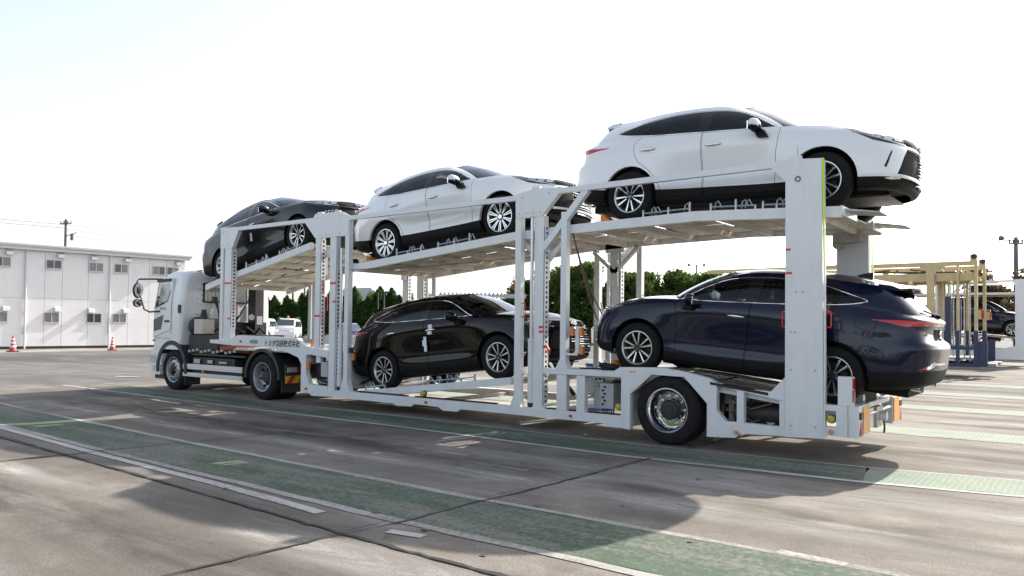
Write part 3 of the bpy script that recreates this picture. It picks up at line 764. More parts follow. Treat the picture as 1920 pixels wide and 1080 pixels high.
# ---- posts
POSTS = [(-10.61, -10.50, 1.215, 3.19, .10), (-10.44, -10.20, 1.21, 3.19, .12), (-7.40, -7.25, 1.10, 3.24, .11), (-6.97, -6.80, .30, 3.24, .11), (-6.55, -6.44, .34, 3.53, .10),
         (-2.58, -2.47, .34, 3.27, .10), (-2.21, -2.04, .34, 3.27, .12), (-1.73, -1.63, 1.07, 3.30, .10)]
post_objs = []
for (x0, x1, z0, z1, d) in POSTS:
    post_objs.append(both(lambda m: m.box(x0, x1, .010, .010+d, z0, z1), 'post', M_tw))
rear_post = both(lambda m: m.prism([(1.59, .275), (2.045, .295), (2.020, 3.655), (1.588, 3.685)], -.006, .145), 'rear_post', M_tw)
for s in (0, 1):
    yy = (-.0085, .018) if s == 0 else (TW-.018, TW+.0085)
    cluster('reflective_strip', M_lime, lambda m: m.prism([(2.046, 2.30), (2.058, 2.30), (2.040, 3.655), (2.022, 3.655)], *yy), rear_post[s])
    cluster('edge_strip', M_tw, lambda m: m.prism([(2.047, .30), (2.062, .30), (2.060, 2.298), (2.047, 2.298)], *yy), rear_post[s])
cluster('ring_mark', M_dk, lambda m: m.lathe([(.034, -.010), (.034, -.016), (.024, -.016), (.024, -.010)], (1.74, .0, 3.43), 20), rear_post[0], True)
for (x0, x1, z) in ((1.592, 1.655, 2.57), (1.594, 1.672, 2.28)):
    cluster('red_mark', M_rm, lambda m: m.box(x0, x1, -.0085, -.006, z-.014, z+.014), rear_post[0])
# perforated rack strips on the rear faces of some posts
def ladder(m, x, y0, y1, z0, z1, pitch, hole, th=.006):
    w = (y1-y0)*.30
    m.box(x, x+th, y0, y0+w, z0, z1); m.box(x, x+th, y1-w, y1, z0, z1)
    z = z0
    while z < z1-pitch*.5:
        m.box(x, x+th, y0+w, y1-w, z, z+pitch-hole); z += pitch
for pi_, (z0, z1) in ((1, (1.45, 3.10)), (2, (1.15, 3.20)), (3, (.6, 2.6)), (6, (.40, 3.10))):
    x0, x1, a, b, d = POSTS[pi_]
    for s in (0, 1):
        mb = MB(); ladder(mb, x1+.012, .014, .010+d, z0, z1, .075, .036)
        if s: flip(mb)
        mb.build('rack_strip', M_tw, post_objs[pi_][s])
        mb = MB(); mb.box(x1+.001, x1+.006, .016, .008+d, z0, z1)  # near-black plate stands in for the shade inside the hollow post
        if s: flip(mb)
        mb.build('rack_hole_shade', M_gap, post_objs[pi_][s])
# red marks on posts
for pi_, zs in ((1, (2.44, 1.68)), (3, (2.36, 2.01)), (2, (1.74,)), (6, (1.58, 1.51))):
    x0, x1, a, b, d = POSTS[pi_]
    for k, z in enumerate(zs):
        xa = x0 if k == 0 and pi_ != 6 else x0+.55*(x1-x0)
        cluster('red_mark', M_rm, lambda m: m.box(xa, x1+.001, .006, .0099, z-.018, z+.018), post_objs[pi_][0])
# red grab handles
def uhandle(m, x, y, z0, z1, d, ax='x'):
    if ax == 'x': P = [(x, y, z0), (x+d, y, z0), (x+d, y, z1), (x, y, z1)]
    else: P = [(x, y, z0), (x, y+d, z0), (x, y+d, z1), (x, y, z1)]
    Q = []
    for a, b in zip(P, P[1:]): Q += [Vector(a).lerp(Vector(b), t) for t in (.08, .5, .92)]
    m.tube([P[0]]+Q+[P[3]], .008, 6)
for (x, y, z0, z1, d) in ((-7.245, .05, 2.19, 2.39, .05), (-7.245, .05, 1.59, 1.79, .05), (-2.47, .05, 1.74, 1.94, .07), (-2.575, .05, 2.16, 2.36, -.06), (1.592, .05, 1.62, 1.81, -.055), (2.05, .05, 1.62, 1.81, .065), (-10.185, .05, 1.87, 2.05, .05), (1.60, 2.40, 1.75, 2.0, -.05), (-10.0, 2.42, 1.9, 2.3, .05)):
    cluster('grab_handle', M_rm, lambda m: uhandle(m, x, y, z0, z1, d), None, True)
# ---- diagonal brace
both(lambda m: m.beam((-2.06, .055, 2.78), (-1.30, .055, 3.60), .088, .095), 'diagonal_brace', M_tw)
# ---- gooseneck and lower side frame
both(lambda m: m.prism([(-7.63, .92), (-7.77, .80), (-7.86, .92), (-8.19, 1.01), (-8.62, 1.075), (-9.27, 1.11), (-10.22, 1.11), (-10.94, 1.14), (-10.94, 1.215), (-10.20, 1.222), (-9.91, 1.325), (-7.91, 1.305), (-7.75, 1.175), (-7.35, 1.12), (-6.975, 1.08), (-6.975, .945), (-7.5, .99), (-7.60, .99)], 0, .10), 'gooseneck_beam', M_tw)
both(lambda m: m.prism([(-7.775, .25), (-7.77, .80), (-7.63, .92), (-7.62, .62), (-7.52, .42), (-6.975, .40), (-6.975, .215), (-7.44, .20), (-7.52, .25)], .001, .10), 'gooseneck_column', M_tw)
both(lambda m: m.prism([(-6.975, .215), (-6.975, .345), (-6.60, .345), (-.69, .352), (-.69, .18), (-.95, .18), (-.97, .22), (-2.65, .222), (-3.66, .222), (-3.72, .178), (-4.04, .172), (-4.14, .222), (-4.70, .235), (-4.78, .187), (-5.12, .175), (-5.22, .212)], 0, .095), 'side_sill', M_tw)
for x0, x1 in ((-6.2, -4.92), (-4.72, -2.95), (-1.98, -1.80), (-1.58, -1.45), (-1.25, -.75)):
    cluster('sill_rubber', M_blk, lambda m: m.box(x0, x1, .02, .10, .3535, .368))
both(lambda m: m.prism([(-.69, .18), (-.55, .17), (-.55, .66), (-.22, .95), (.26, .94), (.58, .61), (.58, .18), (.96, .20), (1.02, .26), (1.588, .28), (1.588, .39), (1.08, .40), (.83, .40), (.71, .53), (.71, .86), (.70, .885), (.61, .94), (.26, 1.01), (-.07, 1.05), (-.71, 1.03), (-.81, .97), (-2.03, .965), (-2.03, .88), (-.69, .89)], .001, .10), 'wheel_arch_panel', M_tw)
both(lambda m: m.prism([(.98, .402), (1.07, .402), (1.07, .808), (.98, .822)], .004, .09), 'frame_strut', M_tw)
both(lambda m: m.prism([(.712, .858), (.98, .806), (1.07, .792), (1.52, .715), (1.585, .715), (1.585, 1.0), (1.41, .815), (1.07, .828), (.712, .886)], .003, .095), 'frame_top_strip', M_tw)
both(lambda m: m.box(1.52, 1.585, .004, .09, .392, .713), 'frame_strut', M_tw)
for x0, x1 in ((-1.78, -1.61), (-1.43, -1.29)): both(lambda m: m.box(x0, x1, .006, .10, .353, .879), 'frame_strut', M_tw)
for P in ([(-1.80, .967), (-1.58, .967), (-1.63, 1.10), (-1.73, 1.10)], [(-2.66, .30), (-2.43, .30), (-2.47, .50), (-2.58, .50)], [(-6.63, .33), (-6.36, .33), (-6.44, .56), (-6.55, .56)]):
    both(lambda m: m.prism(P, -.004, .11), 'post_foot', M_tw)
# seam welds on the arch panel (raised plates)
both(lambda m: m.prism([(.60, .23), (.92, .23), (.92, .375), (.80, .39), (.69, .50), (.60, .50)], -.004, .0), 'cover_plate', M_tw)
both(lambda m: m.prism([(-.672, .66), (-.58, .66), (-.24, .975), (-.24, 1.02), (-.672, 1.01)], -.004, .0), 'cover_plate', M_tw)
cluster('warning_label', M_refl, lambda m: m.box(-.56, -.46, -.0065, -.0045, .965, .985)); cluster('warning_label', pm('label_white', (.75, .75, .74), .5), lambda m: m.box(-.58, -.42, -.0065, -.0045, .935, .958))
# ---- rear end
both(lambda m: (m.box(2.047, 2.31, .006, .085, .63, .70), m.box(2.047, 2.31, .006, .085, .33, .44), m.box(2.185, 2.31, .006, .085, .441, .629)), 'rear_side_panel', M_tw)
tails = both(lambda m: m.box(2.20, 2.36, .02, .14, .702, 1.04), 'lamp_post', M_tw)
both(lambda m: (m.box(2.361, 2.372, .03, .13, .90, 1.02)), 'tail_lamp', M_red)
both(lambda m: (m.box(2.361, 2.372, .03, .13, .74, .885)), 'reflector_strip', M_hatch)
cluster('rear_bumper', M_tw, lambda m: (m.box(2.315, 2.43, .03, .60, .33, .70), m.box(2.315, 2.43, 1.89, 2.46, .33, .70), m.box(2.315, 2.40, .62, 1.87, .64, .70), m.box(2.315, 2.36, .62, 1.87, .36, .42), m.cyl((2.40, .60, .56), (2.40, 1.89, .56), .02)))
both(lambda m: m.box(2.432, 2.442, .22, .55, .36, .68), 'reflector_board', M_refl)
both(lambda m: m.add([(2.4435, .06, .345), (2.4435, .20, .345), (2.4435, .14, .52), (2.4435, .10, .52)], [(0, 1, 2, 3)]), 'hatch_marking', M_hatch)
both(lambda m: m.box(2.4315, 2.450, .06, .19, .54, .62), 'reverse_lamp', M_dk)
cluster('rear_hitch_plate', M_galv, lambda m: m.box(2.33, 2.42, 1.0, 1.35, .36, .62)); cluster('light_socket', M_tw, lambda m: m.cyl((2.42, 1.2, .50), (2.50, 1.2, .50), .06, n=12))
cluster('licence_bracket', M_tw, lambda m: m.box(2.32, 2.40, .64, .92, .38, .62))
cluster('cable', M_dk, lambda m: m.tube([(2.46, 1.2, .45), (2.47, 1.2, .35), (2.46, 1.22, .28)], .012))
def disc_lamp(name, mat, x, y, z, r, d=.03, par=None):
    return cluster(name, mat, lambda m: m.lathe([(r, 0), (r, -d*.6), (r*.8, -d), (.0001, -d*1.1)], (x, y, z), 16), par, True)
for x, z in ((2.13, .385), (.98, .275), (-1.52, .285), (-4.42, .285), (-7.60, .33), (-9.78, 1.20)): disc_lamp('side_marker', M_or if x > 0 else pm('marker_%d' % int(-x*10), (.55, .08, .02), .3, coat=.5), x, -.001 if x < .5 else .002, z, .028 if x > 0 else .024)
for x, z, y in ((2.12, .53, .05), (-.75, .47, .06), (-4.52, .42, .04)):
    disc_lamp('work_lamp', M_yl, x, y, z, .05, .05); disc_lamp('lamp_housing', M_dk, x, y+.03, z, .055, .03)
# ---- decks: side beams, cross members, tracks
def deck(name, top, x_end, cars_pitch=None, hb=.13, ytop=.115, gap=True):
    """one deck following the polyline top [(x, z)...]"""
    D = cluster(name, M_tw, lambda m: [m.prism([(a, b-hb), (c, d-hb), (c, d), (a, b)], ytop, ytop+.085) for (a, b), (c, d) in zip(top, top[1:])])
    mb = MB(); [mb.prism([(a, b-hb), (c, d-hb), (c, d), (a, b)], ytop, ytop+.085) for (a, b), (c, d) in zip(top, top[1:])]; flip(mb); mb.build('side_beam', M_tw, D)
    for s in (0, 1):
        mb = MB()
        for (a, b), (c, d) in zip(top, top[1:]):
            L = math.hypot(c-a, d-b); n = max(1, int(L/.09)); ux, uz = (c-a)/L, (d-b)/L
            # perforated track: longitudinal strips and short bridges so that light comes through
            for (ya, yb) in ((.205, .30), (.37, .60), (.67, .80)):
                mb.prism([(a, b-.045), (c, d-.045), (c, d-.020), (a, b-.020)], ya, yb)
            for k in range(n):
                t0, t1 = (k+.12)/n, (k+.62)/n
                mb.prism([(a+(c-a)*t0, b+(d-b)*t0-.042), (a+(c-a)*t1, b+(d-b)*t1-.042), (a+(c-a)*t1, b+(d-b)*t1-.018), (a+(c-a)*t0, b+(d-b)*t0-.018)], .301, .369)
                mb.prism([(a+(c-a)*t0, b+(d-b)*t0-.042), (a+(c-a)*t1, b+(d-b)*t1-.042), (a+(c-a)*t1, b+(d-b)*t1-.018), (a+(c-a)*t0, b+(d-b)*t0-.018)], .601, .669)
        if s: flip(mb)
        mb.build('wheel_track', M_deck, D)
    for (a, b), (c, d) in zip(top, top[1:]):
        L = math.hypot(c-a, d-b); n = max(1, round(L/.62))
        for k in range(n):
            t = (k+.5)/n; x, z = a+(c-a)*t, b+(d-b)*t
            mb = MB(); mb.box(x-.03, x+.03, ytop+.088, TW-ytop-.088, z-hb+.005, z-.048); mb.build('cross_member', M_deck, D)
        # centre plates
        for k in range(max(1, round(L/.9))):
            t0, t1 = (k+.06)/max(1, round(L/.9)), (k+.94)/max(1, round(L/.9))
            for ya, yb in ((.86, 1.20), (1.29, 1.63)):
                mb = MB(); mb.prism([(a+(c-a)*t0, b+(d-b)*t0-.046), (a+(c-a)*t1, b+(d-b)*t1-.046), (a+(c-a)*t1, b+(d-b)*t1-.034), (a+(c-a)*t0, b+(d-b)*t0-.034)], ya, yb); mb.build('deck_plate', M_deck, D)
    return D
TOP_A = [(-11.35, 2.435), (-10.44, 2.640), (-7.70, 3.185)]
TOP_B = [(-6.75, 2.675), (-2.70, 3.070), (-1.60, 3.115), (.36, 3.160), (1.52, 3.110), (2.20, 3.075)]
TOP_C = [(-6.60, .320), (-2.72, .785)]
TOP_D = [(-1.95, .955), (-.25, .960), (.35, .905), (2.30, .655)]
dA = deck('upper_front_deck', TOP_A, 0); dB = deck('upper_rear_deck', TOP_B, 0); dC = deck('lower_front_deck', TOP_C, 0, hb=.12); dD = deck('lower_rear_deck', TOP_D, 0, hb=.10)
# bright tread plates on the lower rear deck
both(lambda m: [m.prism([(a, b-.012), (c, d-.012), (c, d+.004), (a, b+.004)], .21, .80) for (a, b), (c, d) in zip(TOP_D, TOP_D[1:])], 'tread_plate', M_tread, dD)
both(lambda m: [m.cyl((.45+.075*k, .13, .90-.128*(.45+.075*k-.35)), (.45+.075*k, .21, .90-.128*(.45+.075*k-.35)), .02, n=6) for k in range(14)], 'grip_tread', M_tread, dD)
both(lambda m: m.prism([(.62, .895), (1.38, .800), (1.38, .765), (.62, .86)], -.002, .13), 'ramp_rubber', M_blk, dD)
# deck ends of the upper rear deck: flaps beyond the rear post
both(lambda m: m.prism([(2.205, 2.965), (2.23, 2.965), (2.23, 3.08), (2.205, 3.08)], .10, .80), 'deck_end_cap', M_tw, dB)
both(lambda m: m.prism([(2.232, 3.035), (2.62, 2.985), (2.62, 2.995), (2.232, 3.06)], .24, .72), 'loading_flap', M_galv, dB)
# edge rods, pegs and hooks on the decks
def tie_gear(D, top, xs, seed):
    rnd = random.Random(seed)
    for (xa, xb) in xs:
        za, zb = zline(top, xa), zline(top, xb)
        cluster('tie_down_rod', M_zinc, lambda m: m.cyl((xa, .17, za+.055), (xb, .17, zb+.055), .011, n=8), D, True)
        for x in (xa, (xa+xb)/2+rnd.uniform(-.05, .05), xb):
            z = zline(top, x); h = rnd.choice((.05, .09, .13))
            cluster('tie_down_peg', M_zinc, lambda m: (m.cyl((x, .17, z-.01), (x, .17, z+h), .016, n=8), m.ball((x, .17, z+h), .018, n=8, m=6)), D, True)
        for k in range(3):
            x = xa+(xb-xa)*rnd.random(); z = zline(top, x)+.06
            cluster('hook', M_zinc, lambda m: m.tube([(x, .2, z-.03), (x+.02, .19, z+.05), (x+.06, .18, z+.07), (x+.09, .18, z+.02), (x+.10, .19, z-.02)], .010, 6), D, True)
tie_gear(dB, TOP_B, ((-5.35, -4.75), (-4.35, -3.65), (-.45, .25), (.55, 1.15), (1.25, 1.58)), 3)
tie_gear(dA, TOP_A, ((-9.9, -9.2), (-8.75, -8.2)), 5)
tie_gear(dC, TOP_C, ((-6.1, -5.6), (-4.55, -4.1), (-4.1, -3.5)), 8)
def strap_heap(x, y, z, r, seed, par):
    rnd = random.Random(seed); mb = MB(); P = []
    for k in range(26): P.append((x+rnd.uniform(-1, 1)*r*1.6, y+rnd.uniform(-1, 1)*r*.5, z+rnd.uniform(0, 1)*r*.75))
    mb.tube(P, .018, 5); mb.build('strap_bundle', M_strap, par, True)
strap_heap(-.98, .18, .975, .13, 1, dD); strap_heap(-6.55, .17, 2.73, .10, 2, dB); strap_heap(-1.75, .17, 3.14, .10, 4, dB); strap_heap(-10.85, .15, 2.60, .08, 9, dA)
cluster('strap_tail', M_strap, lambda m: m.tube([(-1.5, .2, .975), (-1.2, .16, .985), (-.9, .18, .98)], .014), dD)
# chocks
def chock(x, y, z, s, D): cluster('wheel_chock', M_orange_chock, lambda m: m.prism([(x, z), (x+s*.17, z), (x+s*.03, z+.13), (x, z+.14)], y, y+.20), D)
chock(-6.28, .30, 2.72, 1, dB); chock(-1.22, .30, 3.13, 1, dB); chock(-1.02, .30, .965, 1, dD)
# rear lower deck hoses and underslung frame parts
cluster('air_tank', M_dk, lambda m: m.cyl((.85, .35, .50), (1.5, .35, .50), .14, n=18), None, True)
cluster('brake_chamber', M_galv, lambda m: m.cyl((1.15, .28, .47), (1.15, .5, .47), .09, n=14), None, True); cluster('brake_chamber', M_galv, lambda m: m.cyl((1.33, .25, .44), (1.33, .5, .44), .07, n=14), None, True)
rnd = random.Random(12)
for k in range(9):
    x0 = .75+rnd.random()*.2; x1 = 1.1+rnd.random()*.4; z0 = .45+rnd.random()*.3
    cluster('hose', M_dk if k % 2 else M_hose, lambda m: m.tube([(x0, .16+.03*k, z0), ((x0+x1)/2, .18+.03*k, z0-.08-.05*rnd.random()), (x1, .2+.02*k, z0+.06*rnd.random())], .011), None, True)
cluster('inner_side_sheet', M_tw, lambda m: m.prism([(.66, .35), (1.58, .35), (1.58, .70), (.66, .80)], .55, .56))
both(lambda m: m.box(-1.9, 2.3, .80, .92, .55, .78), 'chassis_rail', M_tw)
cluster('axle', M_dk, lambda m: m.cyl((0, .3, .47), (0, 2.19, .47), .07, n=14), None, True)
cluster('arch_inner', M_tw, lambda m: m.box(-.60, -.57, .10, .50, .20, .88)); cluster('arch_inner', M_dk, lambda m: m.box(.60, .62, .10, .50, .20, .88))
cluster('cross_tube', M_galv, lambda m: (m.cyl((-6.6, .12, .40), (-6.6, TW-.12, .40), .04), m.box(-7.6, -7.0, .25, TW-.25, .42, .50), m.box(-2.6, -2.0, .12, TW-.12, .26, .32), m.box(-7.7, -7.6, .1, TW-.1, .80, .95)))
cluster('deck_tie', M_galv, lambda m: m.box(-6.2, -6.1, .1, TW-.1, .24, .30)); cluster('deck_tie', M_galv, lambda m: m.box(-4.6, -4.5, .1, TW-.1, .24, .30))
# mud flaps
both(lambda m: m.box(.63, .645, .06, .42, .12, .20), 'mud_flap', M_dk)
# ---- wheels (wide singles with deep chrome rims)
def truck_wheel(kind, R=.475):
    mb = MB(); w = .19 if kind == 'super' else .15
    prof = [(.285, .0), (.295, -.012), (.33, -.022), (R-.09, -.026), (R-.035, -.012), (R-.006, .022), (R, .045), (R, 2*w-.045), (R-.02, 2*w-.01), (R-.1, 2*w), (.30, 2*w-.02), (.285, 2*w)]
    mb.lathe(prof, (0, 0, 0), 64); ty = mb.build('wheel', M_truckrub, None, True, 25)
    mb = MB()
    for gz in (.22, .42, .62, .82):
        y = 2*w*gz; mb.lathe([(R+.0015, y-.008), (R+.0015, y+.008)], (0, 0, 0), 64)
    mb.build('tread_groove', M_gap, ty)
    chrome = M_chrome if kind == 'super' else M_satin
    if kind == 'super':
        rim = [(.290, -.004), (.304, -.012), (.304, -.020), (.288, -.020), (.280, .0), (.258, .02), (.254, .05), (.240, .07), (.236, .12), (.232, .145), (.150, .152), (.140, .14)]
        mb = MB(); mb.lathe(rim, (0, 0, 0), 48); mb.build('rim', chrome, ty, True, 50)
        mb = MB(); [mb.cyl((.187*cos(a), .152, .187*sin(a)), (.187*cos(a), .120, .187*sin(a)), .021, .018, n=8) for a in [2*pi*k/10 for k in range(10)]]; mb.build('wheel_nut', M_satin, ty, True)
        mb = MB(); mb.lathe([(.138, .15), (.138, .06), (.12, .035), (.075, .03), (.07, .022), (.0001, .02)], (0, 0, 0), 28); mb.build('hub', M_dk, ty, True)
        mb = MB(); [mb.ball((.262*cos(a), .045, .262*sin(a)), .020, n=8, m=6) for a in [2*pi*k/10+.2 for k in range(10)]]; mb.build('rim_hole', M_gap, ty, True)
    elif kind == 'rear':
        rim = [(.288, -.002), (.302, -.010), (.300, -.018), (.286, -.016), (.272, .03), (.262, .09), (.255, .13), (.225, .165), (.15, .175), (.14, .17)]
        mb = MB(); mb.lathe(rim, (0, 0, 0), 48); mb.build('rim', M_rimgrey, ty, True, 50)
        mb = MB(); mb.lathe([(.145, .17), (.145, .10), (.12, .07), (.0001, .065)], (0, 0, 0), 24); mb.build('hub', M_dk, ty, True)
        mb = MB(); [mb.cyl((.17*cos(a), .17, .17*sin(a)), (.17*cos(a), .125, .17*sin(a)), .02, n=6) for a in [2*pi*k/10 for k in range(10)]]; mb.build('wheel_nut', M_dk, ty)
        mb = MB(); [mb.ball((.235*cos(a), .145, .235*sin(a)), .030, n=8, m=6) for a in [2*pi*k/8+.2 for k in range(8)]]; mb.build('rim_hole', M_gap, ty, True)
    else:
        rim = [(.288, -.002), (.300, -.010), (.296, -.016), (.282, -.010), (.270, .03), (.262, .05), (.245, .035), (.225, .005), (.19, -.01), (.15, -.015), (.145, .0)]
        mb = MB(); mb.lathe(rim, (0, 0, 0), 48); mb.build('rim', M_rimgrey, ty, True, 50)
        mb = MB(); mb.lathe([(.145, .0), (.12, -.03), (.075, -.05), (.07, -.075), (.0001, -.08)], (0, 0, 0), 24); mb.build('hub', M_dk, ty, True)
        mb = MB(); [mb.cyl((.17*cos(a), -.01, .17*sin(a)), (.17*cos(a), -.045, .17*sin(a)), .02, n=6) for a in [2*pi*k/10 for k in range(10)]]; mb.build('wheel_nut', M_satin, ty)
        mb = MB(); [mb.ball((.238*cos(a), .025, .238*sin(a)), .026, n=8, m=6) for a in [2*pi*k/10+.3 for k in range(10)]]; mb.build('rim_hole', M_gap, ty, True)
    return ty
M_rimgrey = pm('rim_silver_paint', (.45, .47, .50), .38, .6, var=.15, scale=10)
def put_wheel(w, R, x, y, z, far=False):
    w.parent = R; o = OFF.get(R.name, Vector()); w.location = Vector((x, y, z))-o
    if far: w.rotation_euler = (0, 0, pi)
w1 = truck_wheel('super'); w2 = copy_tree(w1); put_wheel(w1, TR, 0, .042, .475); put_wheel(w2, TR, 0, TW-.042, .475, True)
# ---- hydraulic lift cylinders
def cyl_unit(x, y, z0, z1, z2):
    c = cluster('lift_cylinder', M_tw, lambda m: (m.cyl((x, y, z0), (x, y, z1), .052, n=16), m.cyl((x, y, z1), (x, y, z1+.04), .058, n=16)), None, True)
    cluster('lift_rod', M_rod, lambda m: m.cyl((x, y, z1+.04), (x, y, z2), .030, n=14), c, True); cluster('cylinder_eye', M_dk, lambda m: m.ball((x, y, z0-.03), .055), c, True)
for y in (.075, TW-.075): cyl_unit(-6.715, y, .42, 1.45, 3.02); cyl_unit(-2.30, y, .42, 1.36, 3.26)
for y in (.40, TW-.40): 
    c = cluster('tilt_cylinder', M_dk, lambda m: m.cyl((-2.05, y, .90), (-1.72, y, .55), .035, n=12), None, True); cluster('tilt_rod', M_rod, lambda m: m.cyl((-1.72, y, .55), (-2.18, y, 1.02), .02, n=10), c, True)
# sliding carriage brackets carrying the upper decks
both(lambda m: (m.box(-2.30, -1.95, .135, .20, 2.90, 3.05), m.beam((-2.12, .17, 2.55), (-1.65, .17, 3.0), .06, .07), m.beam((-2.12, .17, 2.55), (-2.55, .17, 2.93), .06, .07), m.box(-2.20, -2.05, .135, .20, 2.3, 2.9)), 'deck_carriage', M_tw)
both(lambda m: (m.box(-7.36, -6.85, .125, .19, 2.9, 3.02), m.box(-7.38, -7.26, .125, .19, 2.55, 3.0)), 'deck_carriage', M_tw)
both(lambda m: (m.box(1.56, 1.95, .15, .26, 2.86, 2.98), m.cyl((1.62, .09, 2.84), (1.62, .22, 2.84), .075, n=14)), 'deck_carriage', M_galv)
# hoses hanging to the far post
for dz in (0, .22):
    cluster('hydraulic_hose', M_hose, lambda m: m.tube([(-1.62+.05*dz, .15, 3.0), (-1.60, .4, 2.5-dz*.3), (-1.66, .9, 2.0-dz), (-1.85, 1.5, 1.75-dz), (-2.15, 2.0, 1.80-dz*.8), (-2.44, 2.40, 2.02-dz*.5)], .014), None, True)
# steel cables between the posts
for (a, b) in (((-2.60, .06, 2.65), (-6.44, .06, 2.60)), ((-2.1, 2.42, 2.1), (1.60, 2.42, 2.55)), ((-10.2, .1, 2.45), (-7.4, .1, 2.60))):
    cluster('cable', M_dk, lambda m: m.tube([a, [(p+q)/2-(.03 if i == 2 else 0) for i, (p, q) in enumerate(zip(a, b))], b], .006), None, True)
# lamps and small boxes on posts
for (x, y, z) in ((-7.50, .06, 1.20), (-6.38, .10, .98), (-1.50, -.02, 1.52), (-1.34, -.02, 1.52), (-1.33, -.02, 1.25), (-7.58, .03, .78)):
    o = cluster('marker_lamp', M_or, lambda m: m.cbox((x, y, z), (.055, .05, .12)))
    cluster('lamp_base', M_dk, lambda m: m.cbox((x, y+.031, z), (.045, .012, .10)), o)
cluster('lamp_bracket', M_tw, lambda m: (m.box(-1.62, -1.42, .0, .03, 1.17, 1.20), m.box(-1.455, -1.395, .0, .03, 1.20, 1.60)))
cluster('blue_clamp', pm('clamp_blue', (.03, .06, .20), .5), lambda m: m.box(-6.435, -6.39, .03, .10, 1.06, 1.15))
cluster('red_lever', M_rm, lambda m: m.tube([(-2.03, .03, 1.28), (-1.98, .02, 1.30), (-1.93, .01, 1.24), (-1.92, .0, 1.18)], .022), None, True)
cluster('step_bracket', M_tw, lambda m: [m.tube([(-2.47, .04, z), (-2.33, -.02, z+.01), (-2.47, .10, z-.06)], .010) for z in (1.18, .90, .52)])
# control boxes between posts 7 and the wheel
cluster('valve_box', M_grn, lambda m: (m.box(-1.10, -.88, .12, .40, .42, .78)))
[cluster('valve_knob', M_dk, lambda m: m.cyl((-1.05+.03*(k % 2), .12, .48+.05*k), (-1.05+.03*(k % 2), .10, .48+.05*k), .016, n=10), None, True) for k in range(6)]
cluster('control_box', M_grn, lambda m: (m.box(-1.25, -1.12, .20, .36, .40, .72), m.box(-1.18, -1.06, .12, .2, .80, .875)))
[cluster('control_switch', M_dk, lambda m: m.cyl((-1.16+.06*k, .12, .84), (-1.16+.06*k, .105, .84), .017, n=10), None, True) for k in range(2)]
cluster('valve_levers', M_dk, lambda m: [m.cyl((-1.06+.035*k, .16, .42), (-1.06+.035*k, .13, .36), .012, n=6) for k in range(6)])
for k in range(5): cluster('hose', M_dk, lambda m: m.tube([(-1.0+.04*k, .3, .78), (-.9+.05*k, .3, .86), (-.76, .3, .80-.05*k), (-.72, .32, .5)], .013), None, True)
cluster('valve_box', M_grn, lambda m: m.box(-7.22, -7.02, .04, .2, .58, .86))
cluster('hose', M_dk, lambda m: [m.tube([(-7.45+.03*k, .12, .9), (-7.42+.04*k, .14, .7), (-7.38+.06*k, .12, .5), (-7.1, .15, .45)], .014) for k in range(4)], None, True)
cluster('relay_box', M_tw, lambda m: m.box(-7.38, -7.25, .05, .12, .84, .97)); cluster('relay_box', M_tw, lambda m: m.box(-7.10, -7.0, .06, .12, .88, .97))
both(lambda m: m.box(-7.35, -7.25, .30, .40, .2, .9), 'support_leg', M_galv)
# top rail fittings
for x, z in ((-7.30, 3.71), (-6.80, 3.70), (-2.2, 3.70), (1.70, 3.69)):
    cluster('rail_lamp', M_tw, lambda m: m.box(x-.07, x+.07, .01, .07, z-.01, z+.03))
cluster('rail_hooks', M_zinc, lambda m: [m.tube([(-7.2+.1*k, .05, 3.71), (-7.18+.1*k, .05, 3.76), (-7.12+.1*k, .04, 3.75)], .010) for k in range(4)], None, True)
cluster('aerial_rod', M_galv, lambda m: (m.cyl((1.72, .05, 3.69), (1.72, .05, 3.85), .006)))
# gooseneck deck and front bulkhead of the well
cluster('gooseneck_deck', M_galv, lambda m: m.box(-10.2, -6.80, .11, TW-.11, 1.00, 1.03))
for k in range(34): cluster('deck_rib', M_galv, lambda m: m.box(-10.15+.1*k, -10.10+.1*k, .13, TW-.13, 1.031, 1.055))
cluster('bulkhead', M_tw, lambda m: (m.box(-6.80, -6.77, .11, TW-.11, .36, 1.03), m.box(-6.77, -6.74, .11, TW-.11, .97, 1.03)))
cluster('bulkhead_hose', M_dk, lambda m: m.tube([(-6.70, .6, .45), (-6.68, 1.0, .56), (-6.70, 1.4, .42), (-6.68, 1.9, .50)], .02), None, True)
# ---- lettering on the gooseneck
M_ink = pm('lettering_ink', (.015, .015, .018), .5)
text_obj('company_lettering', 'トヨタ輸送株式会社', .140, (-8.98, -.003, 1.135), M_ink, TR, shear=.15, squash=.92)
text_obj('number_lettering', 'NO2020', .105, (-9.46, -.003, 1.165), pm('ink_grey', (.12, .12, .13), .5), TR, squash=.72)

# bolt heads on gussets and posts
def bolts(pts, y0=0.0):
    mb = MB()
    for x, z in pts: mb.cyl((x, y0-.009, z), (x, y0+.002, z), .013, n=6)
    o = mb.build('bolt_heads', M_galv, TR); o['kind'] = 'stuff'
bolts([(-7.3+.2*k, 3.30) for k in range(4)]+[(-2.5+.13*k, 3.33) for k in range(4)]+[(-10.5, 3.27), (-10.3, 3.27), (-10.5, 3.55), (-7.35, 3.62), (-6.7, 3.62), (-2.45, 3.58), (-1.95, 3.60)])
bolts([(1.66+.05*k, 1.56) for k in range(2)]+[(1.72, 2.05), (1.80, 2.05), (1.66, .42), (1.95, .42), (1.66, 1.1), (1.95, 1.1)], -.006)
